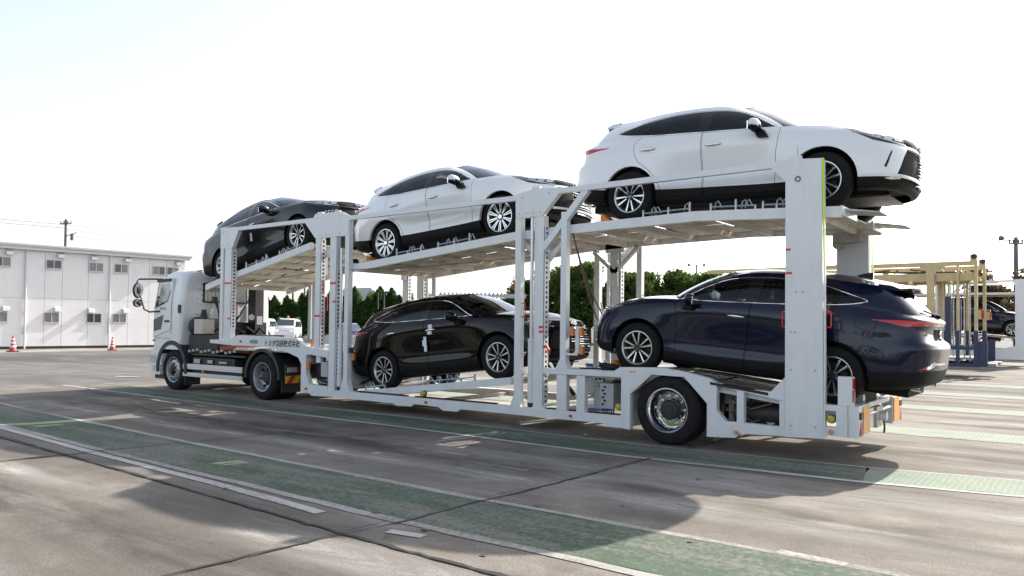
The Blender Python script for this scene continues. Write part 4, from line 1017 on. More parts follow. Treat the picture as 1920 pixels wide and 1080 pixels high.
# ================================================================== tractor unit
M_cab = pm('cab_white', (0.80, 0.81, 0.82), 0.30, var=0.015, scale=3, coat=0.6)
M_frame = pm('chassis_black', (0.018, 0.018, 0.02), 0.55, var=0.4, scale=8)
M_fend = pm('fender_grey', (0.022, 0.024, 0.027), 0.5, var=.2, scale=6)
M_alum = pm('guard_aluminium', (0.66, 0.68, 0.70), 0.38, 0.35, var=0.05, scale=10)
M_tank = pm('red_brown_pipe', (0.30, 0.07, 0.03), 0.45, var=0.15)
M_cream = pm('box_cream', (0.56, 0.52, 0.45), 0.45)
M_warnY = pm('warn_yellow', (0.80, 0.42, 0.02), 0.4); M_warnR = pm('warn_red', (0.45, 0.03, 0.02), 0.4)
M_cabgl = pm('cab_window_glass', (.34, .39, .38), .08, coat=1.0, var=.25, scale=2.2); M_dimred = pm('dim_red_lamp', (.16, .015, .012), .3)
TC = root('tractor_truck', 'white cab-over tractor truck pulling the loaded car carrier', 'truck', (-11.0, TW/2, 0))
def tc(name, mat, fn, par=None, smooth=False):
    mb = MB(); fn(mb); return mb.build(name, mat, par or TC, smooth)
YC = TW/2
def cab_shell():
    # rounded-rectangle sections from bottom to top: (z, x_front, x_rear, half_width, r_front, r_rear)
    secs = [(.95, -13.50, -12.25, 1.20, .16, .05), (1.15, -13.50, -12.24, 1.205, .16, .06), (1.60, -13.48, -12.22, 1.205, .16, .10), (1.95, -13.42, -12.20, 1.20, .17, .12), (2.40, -13.24, -12.19, 1.18, .20, .14), (2.62, -13.12, -12.20, 1.155, .22, .16), (2.74, -13.02, -12.24, 1.11, .24, .20), (2.80, -12.90, -12.32, 1.02, .26, .24), (2.82, -12.7, -12.45, .85, .10, .10)]
    rings = []; K = 6
    for z, xf, xr, hw, rf, rr_ in secs:
        pts = []
        for cx, cy, r, a0 in ((xr-rr_, YC-hw+rr_, rr_, -90), (xr-rr_, YC+hw-rr_, rr_, 0), (xf+rf, YC+hw-rf, rf, 90), (xf+rf, YC-hw+rf, rf, 180)):
            for k in range(K+1): a = RAD(a0+90*k/K); pts.append((cx+r*cos(a), cy+r*sin(a), z))
        rings.append(pts)
    return rings
rings = cab_shell(); n = len(rings[0]); vv = [p for r_ in rings for p in r_]
ff = [(j*n+i, j*n+(i+1) % n, (j+1)*n+(i+1) % n, (j+1)*n+i) for j in range(len(rings)-1) for i in range(n)]+[tuple(range((len(rings)-1)*n, len(rings)*n)), tuple(range(n-1, -1, -1))]
cab = mesh_obj('cab', vv, ff, M_cab, TC, True, 50)
# front bumper, side skirts, step, corner
tc('bumper', M_cab, lambda m: (m.prism([(-13.52, .34), (-13.10, .34), (-13.10, .55), (-13.02, .72), (-13.0, .948), (-13.53, .948)], .05, TW-.05)))
tc('bumper_lower', M_frame, lambda m: m.box(-13.45, -12.95, .12, TW-.12, .24, .338))
tc('fog_lamp', M_lens, lambda m: m.box(-13.42, -13.20, .042, .05, .42, .55))
# wheel arch flare (front)
for s in (0, 1):
    mb = MB(); xc, zc = -12.57, .50
    for k in range(16):
        a, b = RAD(-8+196*k/16), RAD(-8+196*(k+1)/16)
        def P(r, t, y): return (xc+r*cos(t), y, zc+r*sin(t))
        mb.add([P(.56, a, .02), P(.66, a, .02), P(.66, b, .02), P(.56, b, .02), P(.56, a, .42), P(.66, a, .42), P(.66, b, .42), P(.56, b, .42)], [(0, 1, 2, 3), (1, 5, 6, 2), (0, 3, 7, 4), (4, 7, 6, 5)])
    if s: flip(mb)
    mb.build('wheel_arch', M_fend, TC, True)
tc('arch_skirt', M_cab, lambda m: (m.prism([(-12.26, .95), (-12.26, 1.16), (-12.95, 1.20), (-13.10, .95)], .035, .06)))
# side windows / door
door = tc('door', M_cab, lambda m: m.prism([(-13.40, 1.22), (-12.62, 1.42), (-12.62, 2.05), (-12.54, 2.62), (-13.10, 2.60), (-13.36, 1.92)], .022, .06))
tc('door_window', M_lensdark, lambda m: m.add([(-13.35, .019, 1.90), (-12.76, .019, 2.06), (-12.64, .019, 2.26), (-12.61, .026, 2.57), (-13.17, .026, 2.55)], [(0, 1, 2, 3, 4)]), door)
tc('window_glass', M_cabgl, lambda m: m.add([(-13.17, .0165, 1.99), (-12.79, .0165, 2.09), (-12.68, .0165, 2.26), (-12.655, .0225, 2.51), (-13.05, .0225, 2.51)], [(0, 1, 2, 3, 4)]), door)
tc('lower_window', M_lensdark, lambda m: m.add([(-13.38, .018, 1.64), (-12.93, .018, 1.76), (-13.04, .018, 1.42), (-13.36, .018, 1.36)], [(3, 2, 1, 0)]), door)
tc('window_visor', M_fend, lambda m: m.prism([(-13.18, 2.53), (-12.62, 2.545), (-12.60, 2.60), (-13.13, 2.60)], -.03, .02), door)
tc('door_handle', M_dk, lambda m: m.box(-12.88, -12.68, .005, .022, 1.585, 1.63), door)
text_obj('door_lettering', 'PROFIA', .085, (-13.10, .020, 1.87), pm('ink_silver', (.25, .26, .28), .3, .6), door)
tc('side_vent', M_dk, lambda m: m.box(-12.32, -12.24, .020, .05, 1.80, 1.99)); tc('turn_signal', M_or, lambda m: m.box(-13.42, -13.33, .025, .045, 1.12, 1.18))
# rear wall ribs, window
tc('rear_rib', M_cab, lambda m: [m.box(-12.205, -12.175, .42, .66, 1.78+.12*k, 1.83+.12*k) for k in range(6)]+[m.box(-12.205, -12.175, 1.86, 2.1, 1.78+.12*k, 1.83+.12*k) for k in range(6)]+[m.box(-12.205, -12.170, .75+.25*k, .78+.25*k, 1.62, 2.0) for k in range(5)])
rw = tc('rear_window', M_dk, lambda m: m.box(-12.19, -12.165, .56, 1.74, 2.05, 2.52)); tc('rear_window_glass', M_cabgl, lambda m: m.box(-12.163, -12.158, .60, 1.70, 2.09, 2.48), rw)
tc('window_bar', M_galv, lambda m: [m.cyl((-12.15, .68+.10*k, 2.08), (-12.15, .68+.10*k, 2.48), .006, n=6) for k in range(6)], rw)
tc('roof_rib', M_cab, lambda m: [m.box(-12.6, -12.22, .5+.25*k, .58+.25*k, 2.80, 2.825) for k in range(6)])
# mirrors
for s in (0, 1):
    mb = MB(); mb.tube([(-13.05, .05, 2.60), (-13.25, -.10, 2.60), (-13.60, -.24, 2.60), (-13.66, -.26, 2.55), (-13.55, -.22, 2.2), (-13.45, -.18, 1.88), (-13.35, -.1, 1.82), (-13.10, .03, 1.84)], .020, 8)
    if s: flip(mb)
    fr_ = mb.build('mirror_frame', M_dk, TC, True)
    for (z, rz, ry, nm) in ((2.33, .19, .12, 'mirror'), (2.03, .10, .11, 'wide_mirror')):
        mb = MB(); mb.ball((-13.62, -.26, z), .075, ry, rz, 14, 10)
        if s: flip(mb)
        o = mb.build(nm, M_dk, fr_, True)
        mb = MB(); mb.lathe([(.0001, .0)]+[(1.0, .0)], (0, 0, 0), 20, 'x'); mb.v = [Vector((-13.556, -.26+p.y*ry*.88, z+p.z*rz*.88)) for p in mb.v]
        if s: flip(mb)
        mb.build('mirror_glass', M_chrome, o)
# chassis
tc('chassis_frame', M_frame, lambda m: (m.box(-13.2, -8.2, .80, .92, .72, .98), m.box(-13.2, -8.2, 1.57, 1.69, .72, .98), m.box(-12.2, -12.0, .3, 2.2, .5, 1.6), m.box(-8.3, -8.2, .7, 1.8, .6, 1.0)))
tc('fuel_tank', M_frame, lambda m: m.box(-11.85, -10.2, .14, .75, .42, .80)); tc('fuel_tank', M_frame, lambda m: m.box(-11.85, -10.2, TW-.75, TW-.14, .42, .80))
tc('catwalk', M_dk, lambda m: m.box(-11.9, -9.9, .2, TW-.2, 1.00, 1.04)); tc('engine_cover', M_frame, lambda m: (m.box(-12.1, -11.0, .45, 2.0, .95, 1.30), m.box(-12.15, -11.75, .3, .75, 1.25, 1.68)))
tc('intake_box', M_frame, lambda m: m.ball((-12.0, .35, 1.5), .26, .2, .22), None, True)
tc('side_tool_box', M_frame, lambda m: m.box(-12.05, -10.9, .16, .5, .86, 1.30)); tc('cream_box', M_cream, lambda m: m.box(-11.85, -11.52, .16, .46, 1.33, 1.66)); tc('box_edge', M_dk, lambda m: m.box(-11.87, -11.50, .18, .48, 1.31, 1.329))
tc('air_stack', M_frame, lambda m: (m.box(-12.05, -11.75, 1.70, 1.93, .9, 2.45))); tc('stack_label', M_grn, lambda m: m.box(-11.749, -11.746, 1.74, 1.90, 1.55, 1.75))
tc('coupling_arm', M_frame, lambda m: [m.tube([(-11.8+.15*k, .5+.3*k, 1.3), (-11.5+.15*k, .6+.25*k, 1.48), (-11.1+.1*k, .7+.2*k, 1.35)], .028) for k in range(4)], None, True)
tc('beacon_cone', M_dk, lambda m: m.cyl((-11.72, .32, 1.66), (-11.72, .32, 1.88), .11, .05, n=12), None, True); tc('work_light', M_lens, lambda m: m.cyl((-11.4, 1.35, 1.72), (-11.35, 1.32, 1.72), .07, n=14), None, True)
for k in range(3): tc('coiled_hose', M_dk, lambda m: m.tube([(-12.15, .8+.05*k, 2.2), (-11.9, .85, 1.75-.1*k), (-11.6, .9, 1.62-.12*k), (-11.2, .9, 1.75), (-10.7, .85, 2.2)], .016), None, True)
tc('red_brown_cylinder', M_tank, lambda m: m.cyl((-11.15, .28, 1.02), (-9.75, .26, 1.0), .085, n=16), None, True)
tc('cable_tray', M_dk, lambda m: m.box(-11.9, -9.8, .12, .35, .84, .88)); tc('air_reservoir', M_galv, lambda m: m.cyl((-11.8, .22, .70), (-11.35, .22, .70), .08, n=12), None, True)
for z0, z1 in ((.525, .645), (.36, .45)):
    tc('side_guard', M_alum, lambda m: (m.box(-12.08, -9.79, .04, .075, z0, z1), m.box(-12.08, -9.79, .034, .0395, (z0+z1)/2-.012, (z0+z1)/2+.012)))
tc('guard_marker', M_or, lambda m: m.box(-11.32, -11.27, .05, .08, .46, .515))
tc('guard_box', M_dk, lambda m: m.box(-11.2, -9.9, .12, .3, .45, .62)); tc('mud_flap', M_dk, lambda m: m.box(-12.05, -12.03, .06, .45, .15, .5))
# rear fenders
for s in (0, 1):
    mb = MB(); xc, zc = -9.09, .48
    for k in range(14):
        a, b = RAD(-4+188*k/14), RAD(-4+188*(k+1)/14)
        def P(r, t, y): return (xc+r*cos(t), y, zc+r*sin(t)*.98)
        mb.add([P(.53, a, .03), P(.60, a, .03), P(.60, b, .03), P(.53, b, .03), P(.53, a, .70), P(.60, a, .70), P(.60, b, .70), P(.53, b, .70)], [(0, 1, 2, 3), (1, 5, 6, 2), (0, 3, 7, 4), (4, 7, 6, 5)])
    if s: flip(mb)
    mb.build('rear_fender', M_fend, TC, True)
[tc('rear_mud_flap', M_dk, lambda m: m.box(-8.50, -8.48, y, y+.64, .18, .60)) for y in (.08, TW-.72)]
wp = tc('warning_board', M_warnY, lambda m: m.box(-8.36, -8.345, .08, .72, .38, .53))
tc('warning_stripe', M_warnR, lambda m: [m.add([(-8.3425, .08+.24*k+o, .382), (-8.3425, .20+.24*k+o, .382), (-8.3425, min(.72, .30+.24*k+o), .528), (-8.3425, .18+.24*k+o, .528)], [(0, 1, 2, 3)]) for k, o in ((0, .02), (1, .04), (2, -.0))], wp)
tc('tail_lamp', M_dimred, lambda m: m.box(-8.36, -8.33, .35, .62, .60, .70)); tc('lamp_box', M_grn, lambda m: m.box(-8.36, -8.335, .12, .34, .60, .70)); tc('board_bracket', M_dk, lambda m: m.box(-8.42, -8.365, .1, 2.3, .45, .75))
wf = truck_wheel('front', .48); wf2 = copy_tree(wf); put_wheel(wf, TC, -12.573, .10, .48); put_wheel(wf2, TC, -12.573, TW-.10, .48, True)
wr = truck_wheel('rear', .48); wr2 = copy_tree(wr); put_wheel(wr, TC, -9.089, .06, .48); put_wheel(wr2, TC, -9.089, TW-.06, .48, True)
for y in (.40, TW-.40): 
    wi = copy_tree(wr); put_wheel(wi, TC, -9.089, y, .48, y > 1)

tc('bracket_bits', M_galv, lambda m: (m.box(-11.75, -11.5, .105, .118, .66, .76), m.box(-11.2, -11.0, .105, .118, .68, .75), m.box(-10.75, -10.45, .105, .118, .69, .73)))
tc('valve_cluster', M_grn, lambda m: [m.cbox((-11.9+.16*k, .09, .93+.02*(k % 3)), (.08, .03, .05)) for k in range(12)])
tc('step', M_alum, lambda m: m.box(-13.06, -12.98, .03, .06, .58, .62))
tc('headlight', M_lens, lambda m: m.box(-13.535, -13.30, .035, .30, .62, .80))
tc('door_seam', M_gap, lambda m: (m.box(-12.607, -12.600, .0195, .0225, 1.30, 2.08), m.box(-13.38, -12.62, .0190, .0225, 1.205, 1.212)))
# ================================================================== the loaded cars
def paint(o, m):
    if o.type == 'MESH':
        for sl in o.material_slots:
            if sl.material == M_white: sl.link = 'OBJECT'; sl.material = m
    for c in o.children: paint(c, m)
def place(o, hub, t, yc, back=False):
    t = RAD(t); s = -1 if back else 1
    o.location = (hub[0]+s*.363*sin(t), yc, hub[1]-.363*cos(t)); o.rotation_euler = (0, -t, pi if back else 0)
car_top = make_suv('pairs'); place(car_top, (-.775, 3.501), -1.08, TW/2)
car_mid = make_suv('multi'); place(car_mid, (-5.836, 3.096), 6.11, TW/2)
car_blk = copy_tree(car_top); paint(car_blk, M_black); place(car_blk, (-5.837, .752), 6.95, TW/2)
car_blu = copy_tree(car_top); paint(car_blu, M_navy); place(car_blu, (2.045, 1.025), 5.88, TW/2, True)
car_gry = copy_tree(car_top); paint(car_gry, M_grey); place(car_gry, (-11.05, 2.862), 11.8, TW/2)
for o, l in ((car_top, 'white SUV at the rear end of the upper deck, nose overhanging the rear post'), (car_mid, 'white SUV with multi-spoke wheels in the middle of the upper deck'), (car_blk, 'glossy black SUV on the lower deck with white film strips on its door'),
             (car_blu, 'dark navy SUV at the rear of the lower deck, tail lights towards the camera'), (car_gry, 'dark graphite SUV on the tilted deck above the truck cab')):
    o['label'] = l; o['category'] = 'car'; o['group'] = 'SUVs loaded on the car carrier'
# protective film on the black car's door
def film(car, side, x0, x1, z0, z1):
    y = -.935
    mb = MB(); mb.box(x0, x1, y, y+.012, z0, z1); mb.build('door_film', M_film, car)
film(car_blk, -1, 1.20, 1.30, .89, .955); film(car_blk, -1, 1.23, 1.32, .98, 1.06); film(car_blk, -1, 1.10, 1.16, .60, .86); film(car_blk, -1, 1.07, 1.10, .70, .80); film(car_gry, -1, 1.16, 1.22, .62, .80)
# ================================================================== ground
def nodes_mat(name):
    m = bpy.data.materials.new(name); m.use_nodes = True; nt = m.node_tree
    return m, nt.nodes, nt.links, nt.nodes['Principled BSDF']
def noise(N, L, vec, scale, detail=6, rough=.6, dist=0):
    n = N.new('ShaderNodeTexNoise'); n.inputs['Scale'].default_value = scale; n.inputs['Detail'].default_value = detail; n.inputs['Roughness'].default_value = rough; n.inputs['Distortion'].default_value = dist
    L.new(vec, n.inputs['Vector']); return n.outputs['Fac']
def ramp(N, L, src, pts):
    r = N.new('ShaderNodeValToRGB'); e = r.color_ramp.elements
    while len(e) < len(pts): e.new(.5)
    for el, (p, c) in zip(e, pts): el.position = p; el.color = (*c, 1) if len(c) == 3 else c
    L.new(src, r.inputs['Fac']); return r.outputs['Color']
def mixc(N, L, fac, a, b, mode='MIX'):
    m = N.new('ShaderNodeMix'); m.data_type = 'RGBA'; m.blend_type = mode
    for k, s in (('Factor', fac), ('A', a), ('B', b)):
        if hasattr(s, 'links'): L.new(s, m.inputs[k])
        elif isinstance(s, (int, float)): m.inputs[k].default_value = s
        else: m.inputs[k].default_value = (*s, 1)
    return m.outputs['Result']
def stretch(N, L, vec, sc):
    mp = N.new('ShaderNodeMapping'); mp.inputs['Scale'].default_value = sc; L.new(vec, mp.inputs['Vector']); return mp.outputs[0]
def concrete(name, dark, light, streak, slab=False):
    m, N, L, b = nodes_mat(name); tc = N.new('ShaderNodeTexCoord'); v = tc.outputs['Object']
    big = noise(N, L, v, .22, 5, .6, .4); mid = noise(N, L, v, 1.3, 8, .65); st = noise(N, L, stretch(N, L, v, (.14, .55, 1)), 1.0, 7, .66, .8); st2 = noise(N, L, stretch(N, L, v, (.16, 1.35, 1)), 1.0, 7, .68, .6)
    fine = noise(N, L, v, 95, 3, .7); vor = N.new('ShaderNodeTexVoronoi'); vor.inputs['Scale'].default_value = 130; L.new(v, vor.inputs['Vector'])
    base = ramp(N, L, mid, [(.34, dark), (.66, light)])
    c = mixc(N, L, ramp(N, L, st, [(.46, (0, 0, 0)), (.70, (.8, .8, .8))]), base, [x*.62 for x in dark])
    c = mixc(N, L, ramp(N, L, st2, [(.49, (0, 0, 0)), (.66, (.85, .85, .85))]), c, streak)
    c = mixc(N, L, ramp(N, L, big, [(.40, (.75, .75, .75)), (.60, (0, 0, 0))]), c, [x*.75 for x in dark])
    sp = ramp(N, L, fine, [(.28, (.45, .45, .45)), (.5, (1, 1, 1)), (.72, (1.5, 1.47, 1.42))])
    c = mixc(N, L, .9, c, sp, 'MULTIPLY')
    ag = ramp(N, L, vor.outputs['Distance'], [(.0, (1.5, 1.45, 1.4)), (.16, (1, 1, 1))])
    c = mixc(N, L, .5, c, ag, 'MULTIPLY')
    if slab:
        oi = N.new('ShaderNodeObjectInfo'); c = mixc(N, L, 1.0, c, ramp(N, L, oi.outputs['Random'], [(0, (.86, .86, .87)), (.5, (1, 1, .99)), (1, (1.10, 1.08, 1.05))]), 'MULTIPLY')
    L.new(c, b.inputs['Base Color'])
    rr_ = N.new('ShaderNodeMapRange'); b.inputs['Specular IOR Level'].default_value = .12; rr_.inputs['To Min'].default_value = .8; rr_.inputs['To Max'].default_value = .95; L.new(mid, rr_.inputs['Value']); L.new(rr_.outputs[0], b.inputs['Roughness'])
    bp = N.new('ShaderNodeBump'); bp.inputs['Strength'].default_value = .35; bp.inputs['Distance'].default_value = .006; L.new(fine, bp.inputs['Height']); L.new(bp.outputs[0], b.inputs['Normal'])
    return m
M_conc = concrete('apron_concrete', (.152, .137, .121), (.290, .266, .238), (.37, .348, .318), True)
M_asph = concrete('yard_asphalt', (.135, .130, .125), (.195, .188, .18), (.22, .21, .2))
M_asph2 = concrete('drive_asphalt', (.10, .098, .096), (.15, .146, .142), (.17, .165, .16))
M_pale = concrete('pale_concrete', (.26, .24, .22), (.36, .335, .31), (.40, .38, .35))
def wornpaint(name, col, col2, under, thr, lines=0.0):
    m, N, L, b = nodes_mat(name); tc = N.new('ShaderNodeTexCoord'); v = tc.outputs['Object']
    a = noise(N, L, v, 1.6, 8, .7); d = noise(N, L, v, 22, 5, .7); st = noise(N, L, stretch(N, L, v, (.25, 1.6, 1)), 1.2, 6, .65, .5); fine = noise(N, L, v, 95, 3, .7)
    c = ramp(N, L, a, [(.3, col), (.7, col2)])
    w = N.new('ShaderNodeMath'); w.operation = 'MULTIPLY_ADD'; w.inputs[1].default_value = .55; L.new(st, w.inputs[0]); 
    w2 = N.new('ShaderNodeMath'); w2.operation = 'MULTIPLY'; w2.inputs[1].default_value = .45; L.new(d, w2.inputs[0]); L.new(w2.outputs[0], w.inputs[2])
    c = mixc(N, L, ramp(N, L, w.outputs[0], [(thr, (0, 0, 0)), (thr+.10, (.85, .85, .85))]), c, under)
    if lines:
        wv = N.new('ShaderNodeTexWave'); wv.bands_direction = 'X'; wv.inputs['Scale'].default_value = 5.5; wv.inputs['Distortion'].default_value = 2.5; wv.inputs['Detail'].default_value = 3; L.new(v, wv.inputs['Vector'])
        c = mixc(N, L, ramp(N, L, wv.outputs['Fac'], [(.45, (0, 0, 0)), (.85, (lines, lines, lines))]), c, [min(1, x*1.5+.05) for x in col2])
    c = mixc(N, L, .8, c, ramp(N, L, fine, [(.30, (.72, .72, .72)), (.5, (1, 1, 1)), (.72, (1.25, 1.25, 1.25))]), 'MULTIPLY')
    L.new(c, b.inputs['Base Color']); b.inputs['Roughness'].default_value = .85; b.inputs['Specular IOR Level'].default_value = .12
    return m
M_green = wornpaint('green_lane_paint', (.056, .088, .060), (.105, .138, .098), (.20, .188, .17), .465)
M_green2 = wornpaint('green_lane_paint_worn', (.15, .20, .15), (.23, .27, .21), (.27, .245, .215), .48, .18)
M_wline = wornpaint('white_line_paint', (.36, .355, .34), (.48, .47, .455), (.20, .185, .165), .51)
M_wline2 = wornpaint('white_line_faded', (.29, .28, .265), (.38, .37, .35), (.19, .175, .155), .47)
def sheet(name, poly, z, mat, kind=None):
    me = bpy.data.meshes.new(name); me.from_pydata([(x, y, z) for x, y in poly], [], [tuple(range(len(poly)))]); me.materials.append(mat)
    o = bpy.data.objects.new(name, me); COL.objects.link(o)
    if me.polygons[0].normal.z < 0: me.flip_normals()
    if kind: o['kind'] = kind
    return o
g = sheet('ground', [(-400, -120), (300, -120), (300, 500), (-400, 500)], 0.0, M_asph, 'structure')
M_tar = pm('joint_sealant', (.018, .017, .016), .7, var=.4, scale=6)
apron = sheet('concrete_apron', [(-15.6, -60), (60, -60), (60, 60), (-15.2, 60), (-15.3, -.8)], .004, M_tar, 'structure')
XJ = [-20.5, -15.0, -9.93, -4.95, .24, 5.3, 10.4, 15.5, 20.6, 25.7, 30.8, 36, 42, 48, 54, 60]; YJ = [-60, -48, -36, -26, -18, -13.6, -9.6, -5.55, -1.16, 3.25, 7.5, 11.7, 15.9, 20.1, 26, 34, 44, 60]
def jx(i, y): return XJ[i]+(.055*(max(-9, min(y, 3))+2) if -9.95 < XJ[i] < 9 else 0)
def jy(j, x): return YJ[j]+((-.038*(max(-15.6, min(x, 10))+3.5)) if YJ[j] == -5.55 else 0)
for i in range(1, len(XJ)-1):
    for j in range(len(YJ)-1):
        q = []
        for (ii, jj, sx, sy) in ((i, j, 1, 1), (i+1, j, -1, 1), (i+1, j+1, -1, -1), (i, j+1, 1, -1)):
            x = XJ[ii]; y = jy(jj, x); x = jx(ii, y); q.append((x+sx*.005, jy(jj, x)+sy*.005, .008))
        if i == 1: q[0] = (-15.55, q[0][1], .008); q[3] = (-15.45, q[3][1], .008)
        me = bpy.data.meshes.new('slab'); me.from_pydata(q, [], [(0, 1, 2, 3)]); me.materials.append(M_conc); link('slab', me, apron)
drive = sheet('drive_lane', [(-36.2, -60), (-29.5, -60), (-24, 60), (-31, 60)], .004, M_asph2, 'structure')
strip = sheet('pavement_strip', [(-43, -40), (-39.6, -40), (-36.2, 30), (-43, 30)], .008, M_pale, 'structure')
rndg = random.Random(31)
def band(name, line, w0, w1, z, mat, jag=.0, step=.35, par=None):
    """strip along a polyline [(x, y)] from offset w0 to w1 with slightly ragged edges"""
    P = []
    for (a, b), (c, d) in zip(line, line[1:]):
        n = max(1, int(math.hypot(c-a, d-b)/step))
        for k in range(n): P.append((a+(c-a)*k/n, b+(d-b)*k/n))
    P.append(line[-1]); up = []; lo = []
    for i, (x, y) in enumerate(P):
        q = P[min(i+1, len(P)-1)]; o = P[max(i-1, 0)]; dx, dy = q[0]-o[0], q[1]-o[1]; l = math.hypot(dx, dy) or 1; nx, ny = -dy/l, dx/l
        j0, j1 = rndg.uniform(-jag, jag), rndg.uniform(-jag, jag)
        lo.append((x+nx*(w0+j0), y+ny*(w0+j0), z)); up.append((x+nx*(w1+j1), y+ny*(w1+j1), z))
    n = len(P); f = [(i, i+1, n+i+1, n+i) for i in range(n-1)]
    o = mesh_obj(name, lo+up, f, mat, par)
    if par is None: o['kind'] = 'structure'
    return o
G2 = [(-15.5, -3.95), (-11.6, -4.22), (-8.3, -4.38), (-5, -4.50), (-2, -4.58), (0, -4.62), (3, -4.58), (14, -4.5)]
band('green_lane', G2, -.47, .46, 0.0130, M_green, .012)
band('lane_line', G2, .462, .55, 0.0135, M_wline2, .012); band('lane_line', G2, -.58, -.475, 0.0135, M_wline2, .012)
G1a = [(-14.4, -.58), (-9, -.60), (-4, -.55), (0, -.66), (2.6, -.45)]
band('green_lane', G1a, -.44, .43, 0.0130, M_green, .010)
band('green_lane', [(2.605, -.45), (4, -.2), (7, -.05), (16, .1)], -.44, .43, 0.0130, M_green2, .010)
band('lane_line', [(-15.6, -.55)]+G1a[1:]+[(4, -.2), (7, -.05), (16, .1)], .435, .50, 0.0135, M_wline2, .01)
band('lane_line', [(-15.6, -.55)]+G1a[1:]+[(4, -.2), (7, -.05), (16, .1)], -.545, -.445, 0.0135, M_wline, .01)
for k, yc in enumerate((3.9, 8.2, 12.4, 16.6)):
    band('green_lane', [(-14.4, yc), (18, yc+.1)], -.47, .45, 0.0130, M_green2, .01); band('lane_line', [(-14.6, yc), (18, yc+.1)], -.56, -.49, 0.0135, M_wline2, .01)
band('green_lane', [(-15.2, -8.6), (16, -8.7)], -.47, .45, 0.0130, M_green, .01)
band('white_guide_line', [(-12, -4.83), (-8.3, -5.01), (-5, -5.18), (-2.8, -5.25), (-1.4, -5.31), (-.55, -5.37)], -.055, .055, 0.0140, M_wline, .008)
band('white_dash', [(.30, -5.42), (.62, -5.36)], -.05, .05, 0.0140, M_wline, .008); band('white_dash', [(2.83, -4.03), (3.3, -4.06)], -.045, .045, 0.0145, M_wline, .008)
band('white_dash', [(-17.8, 1.3), (-17.1, 1.62)], -.08, .08, 0.0140, M_wline, .02); band('white_dash', [(-22, -2), (-20, 3)], -.05, .05, 0.0140, M_wline2, .02)
def tarline(line, w):
    P = []
    for (a, b), (c, d) in zip(line, line[1:]):
        n = max(1, int(math.hypot(c-a, d-b)/.10))
        for k in range(n): P.append((a+(c-a)*k/n+rndg.gauss(0, .006), b+(d-b)*k/n+rndg.gauss(0, .006)))
    up = []; lo = []; hw = w/2
    for i, (x, y) in enumerate(P):
        q = P[min(i+1, len(P)-1)]; o = P[max(i-1, 0)]; dx, dy = q[0]-o[0], q[1]-o[1]; l = math.hypot(dx, dy) or 1
        hw = .55*hw+.45*w/2*rndg.choice((.15, .4, 1, 1.2, 2.2)); lo.append((x+dy/l*hw, y-dx/l*hw, .017)); up.append((x-dy/l*hw, y+dx/l*hw, .017))
    n = len(P); mesh_obj('joint_seal', lo+up, [(i, i+1, n+i+1, n+i) for i in range(n-1)], M_tar)['kind'] = 'structure'
tarline([(-15, -5.0), (-7.26, -5.37), (-3.9, -5.50), (-1.88, -5.59), (.07, -5.69), (1.6, -5.72), (9, -5.9)], .036)
tarline([(0.0, -9.5), (.01, -7.0), (.10, -5.7), (.20, -5.06), (.20, -4.2), (.26, -3.8), (.31, -2), (.33, -1.0)], .026); tarline([(.36, -.1), (.44, .8), (.6, 8), (.7, 20)], .016)
tarline([(-5.2, -8), (-5.16, -6.1), (-5.1, -5.5), (-5.05, -4.9), (-4.87, -3.9), (-4.61, -1.2)], .022); tarline([(-10.1, -4.0), (-10.04, -3.6), (-9.71, -1.2)], .022); tarline([(5.3, -6), (5.3, 20)], .02)
# dark oil spots and chips on the concrete
M_spot = pm('oil_spot', (.055, .05, .046), .6)
for k in range(60):
    x, y = rndg.uniform(-6, 4.5), rndg.uniform(-7.2, 3); r = rndg.uniform(.008, .028); n = 7
    v = [(x+r*rndg.uniform(.6, 1.2)*cos(2*pi*i/n)*1.4, y+r*rndg.uniform(.6, 1.2)*sin(2*pi*i/n), .019) for i in range(n)]
    mesh_obj('oil_spot', v, [tuple(range(n))], M_spot, apron)

# worn wheel tracks and chalky streaks along the lanes
def stain_mat(name, col, amt, sc):
    m = bpy.data.materials.new(name); m.use_nodes = True; N = m.node_tree.nodes; L = m.node_tree.links; b = N['Principled BSDF']; o = N['Material Output']
    b.inputs['Roughness'].default_value = .9; b.inputs['Specular IOR Level'].default_value = .1
    tc = N.new('ShaderNodeTexCoord'); v = tc.outputs['Object']; sp = N.new('ShaderNodeSeparateXYZ'); L.new(tc.outputs['Generated'], sp.inputs[0])
    fine = noise(N, L, v, 80, 3, .7); c = mixc(N, L, .9, col, ramp(N, L, fine, [(.28, (.6, .6, .6)), (.5, (1, 1, 1)), (.72, (1.35, 1.35, 1.35))]), 'MULTIPLY'); L.new(c, b.inputs['Base Color'])
    def mth(op, a, c2=None):
        q = N.new('ShaderNodeMath'); q.operation = op
        for i, s in enumerate((a, c2)):
            if s is None: continue
            if hasattr(s, 'links'): L.new(s, q.inputs[i])
            else: q.inputs[i].default_value = s
        return q.outputs[0]
    def fall(s, k): return mth('MINIMUM', mth('MULTIPLY', mth('SUBTRACT', 1.0, mth('ABSOLUTE', mth('SUBTRACT', mth('MULTIPLY', s, 2.0), 1.0))), k), 1.0)
    n1 = ramp(N, L, noise(N, L, stretch(N, L, v, (.5, 2.2, 1)), sc, 7, .7, .8), [(.38, (0, 0, 0)), (.66, (1, 1, 1))])
    fac = mth('MULTIPLY', mth('MULTIPLY', mth('MULTIPLY', fall(sp.outputs['X'], 3.0), fall(sp.outputs['Y'], 1.3)), n1), amt)
    t = N.new('ShaderNodeBsdfTransparent'); mx = N.new('ShaderNodeMixShader'); L.new(fac, mx.inputs['Fac']); L.new(t.outputs[0], mx.inputs[1]); L.new(b.outputs[0], mx.inputs[2]); L.new(mx.outputs[0], o.inputs['Surface'])
    return m
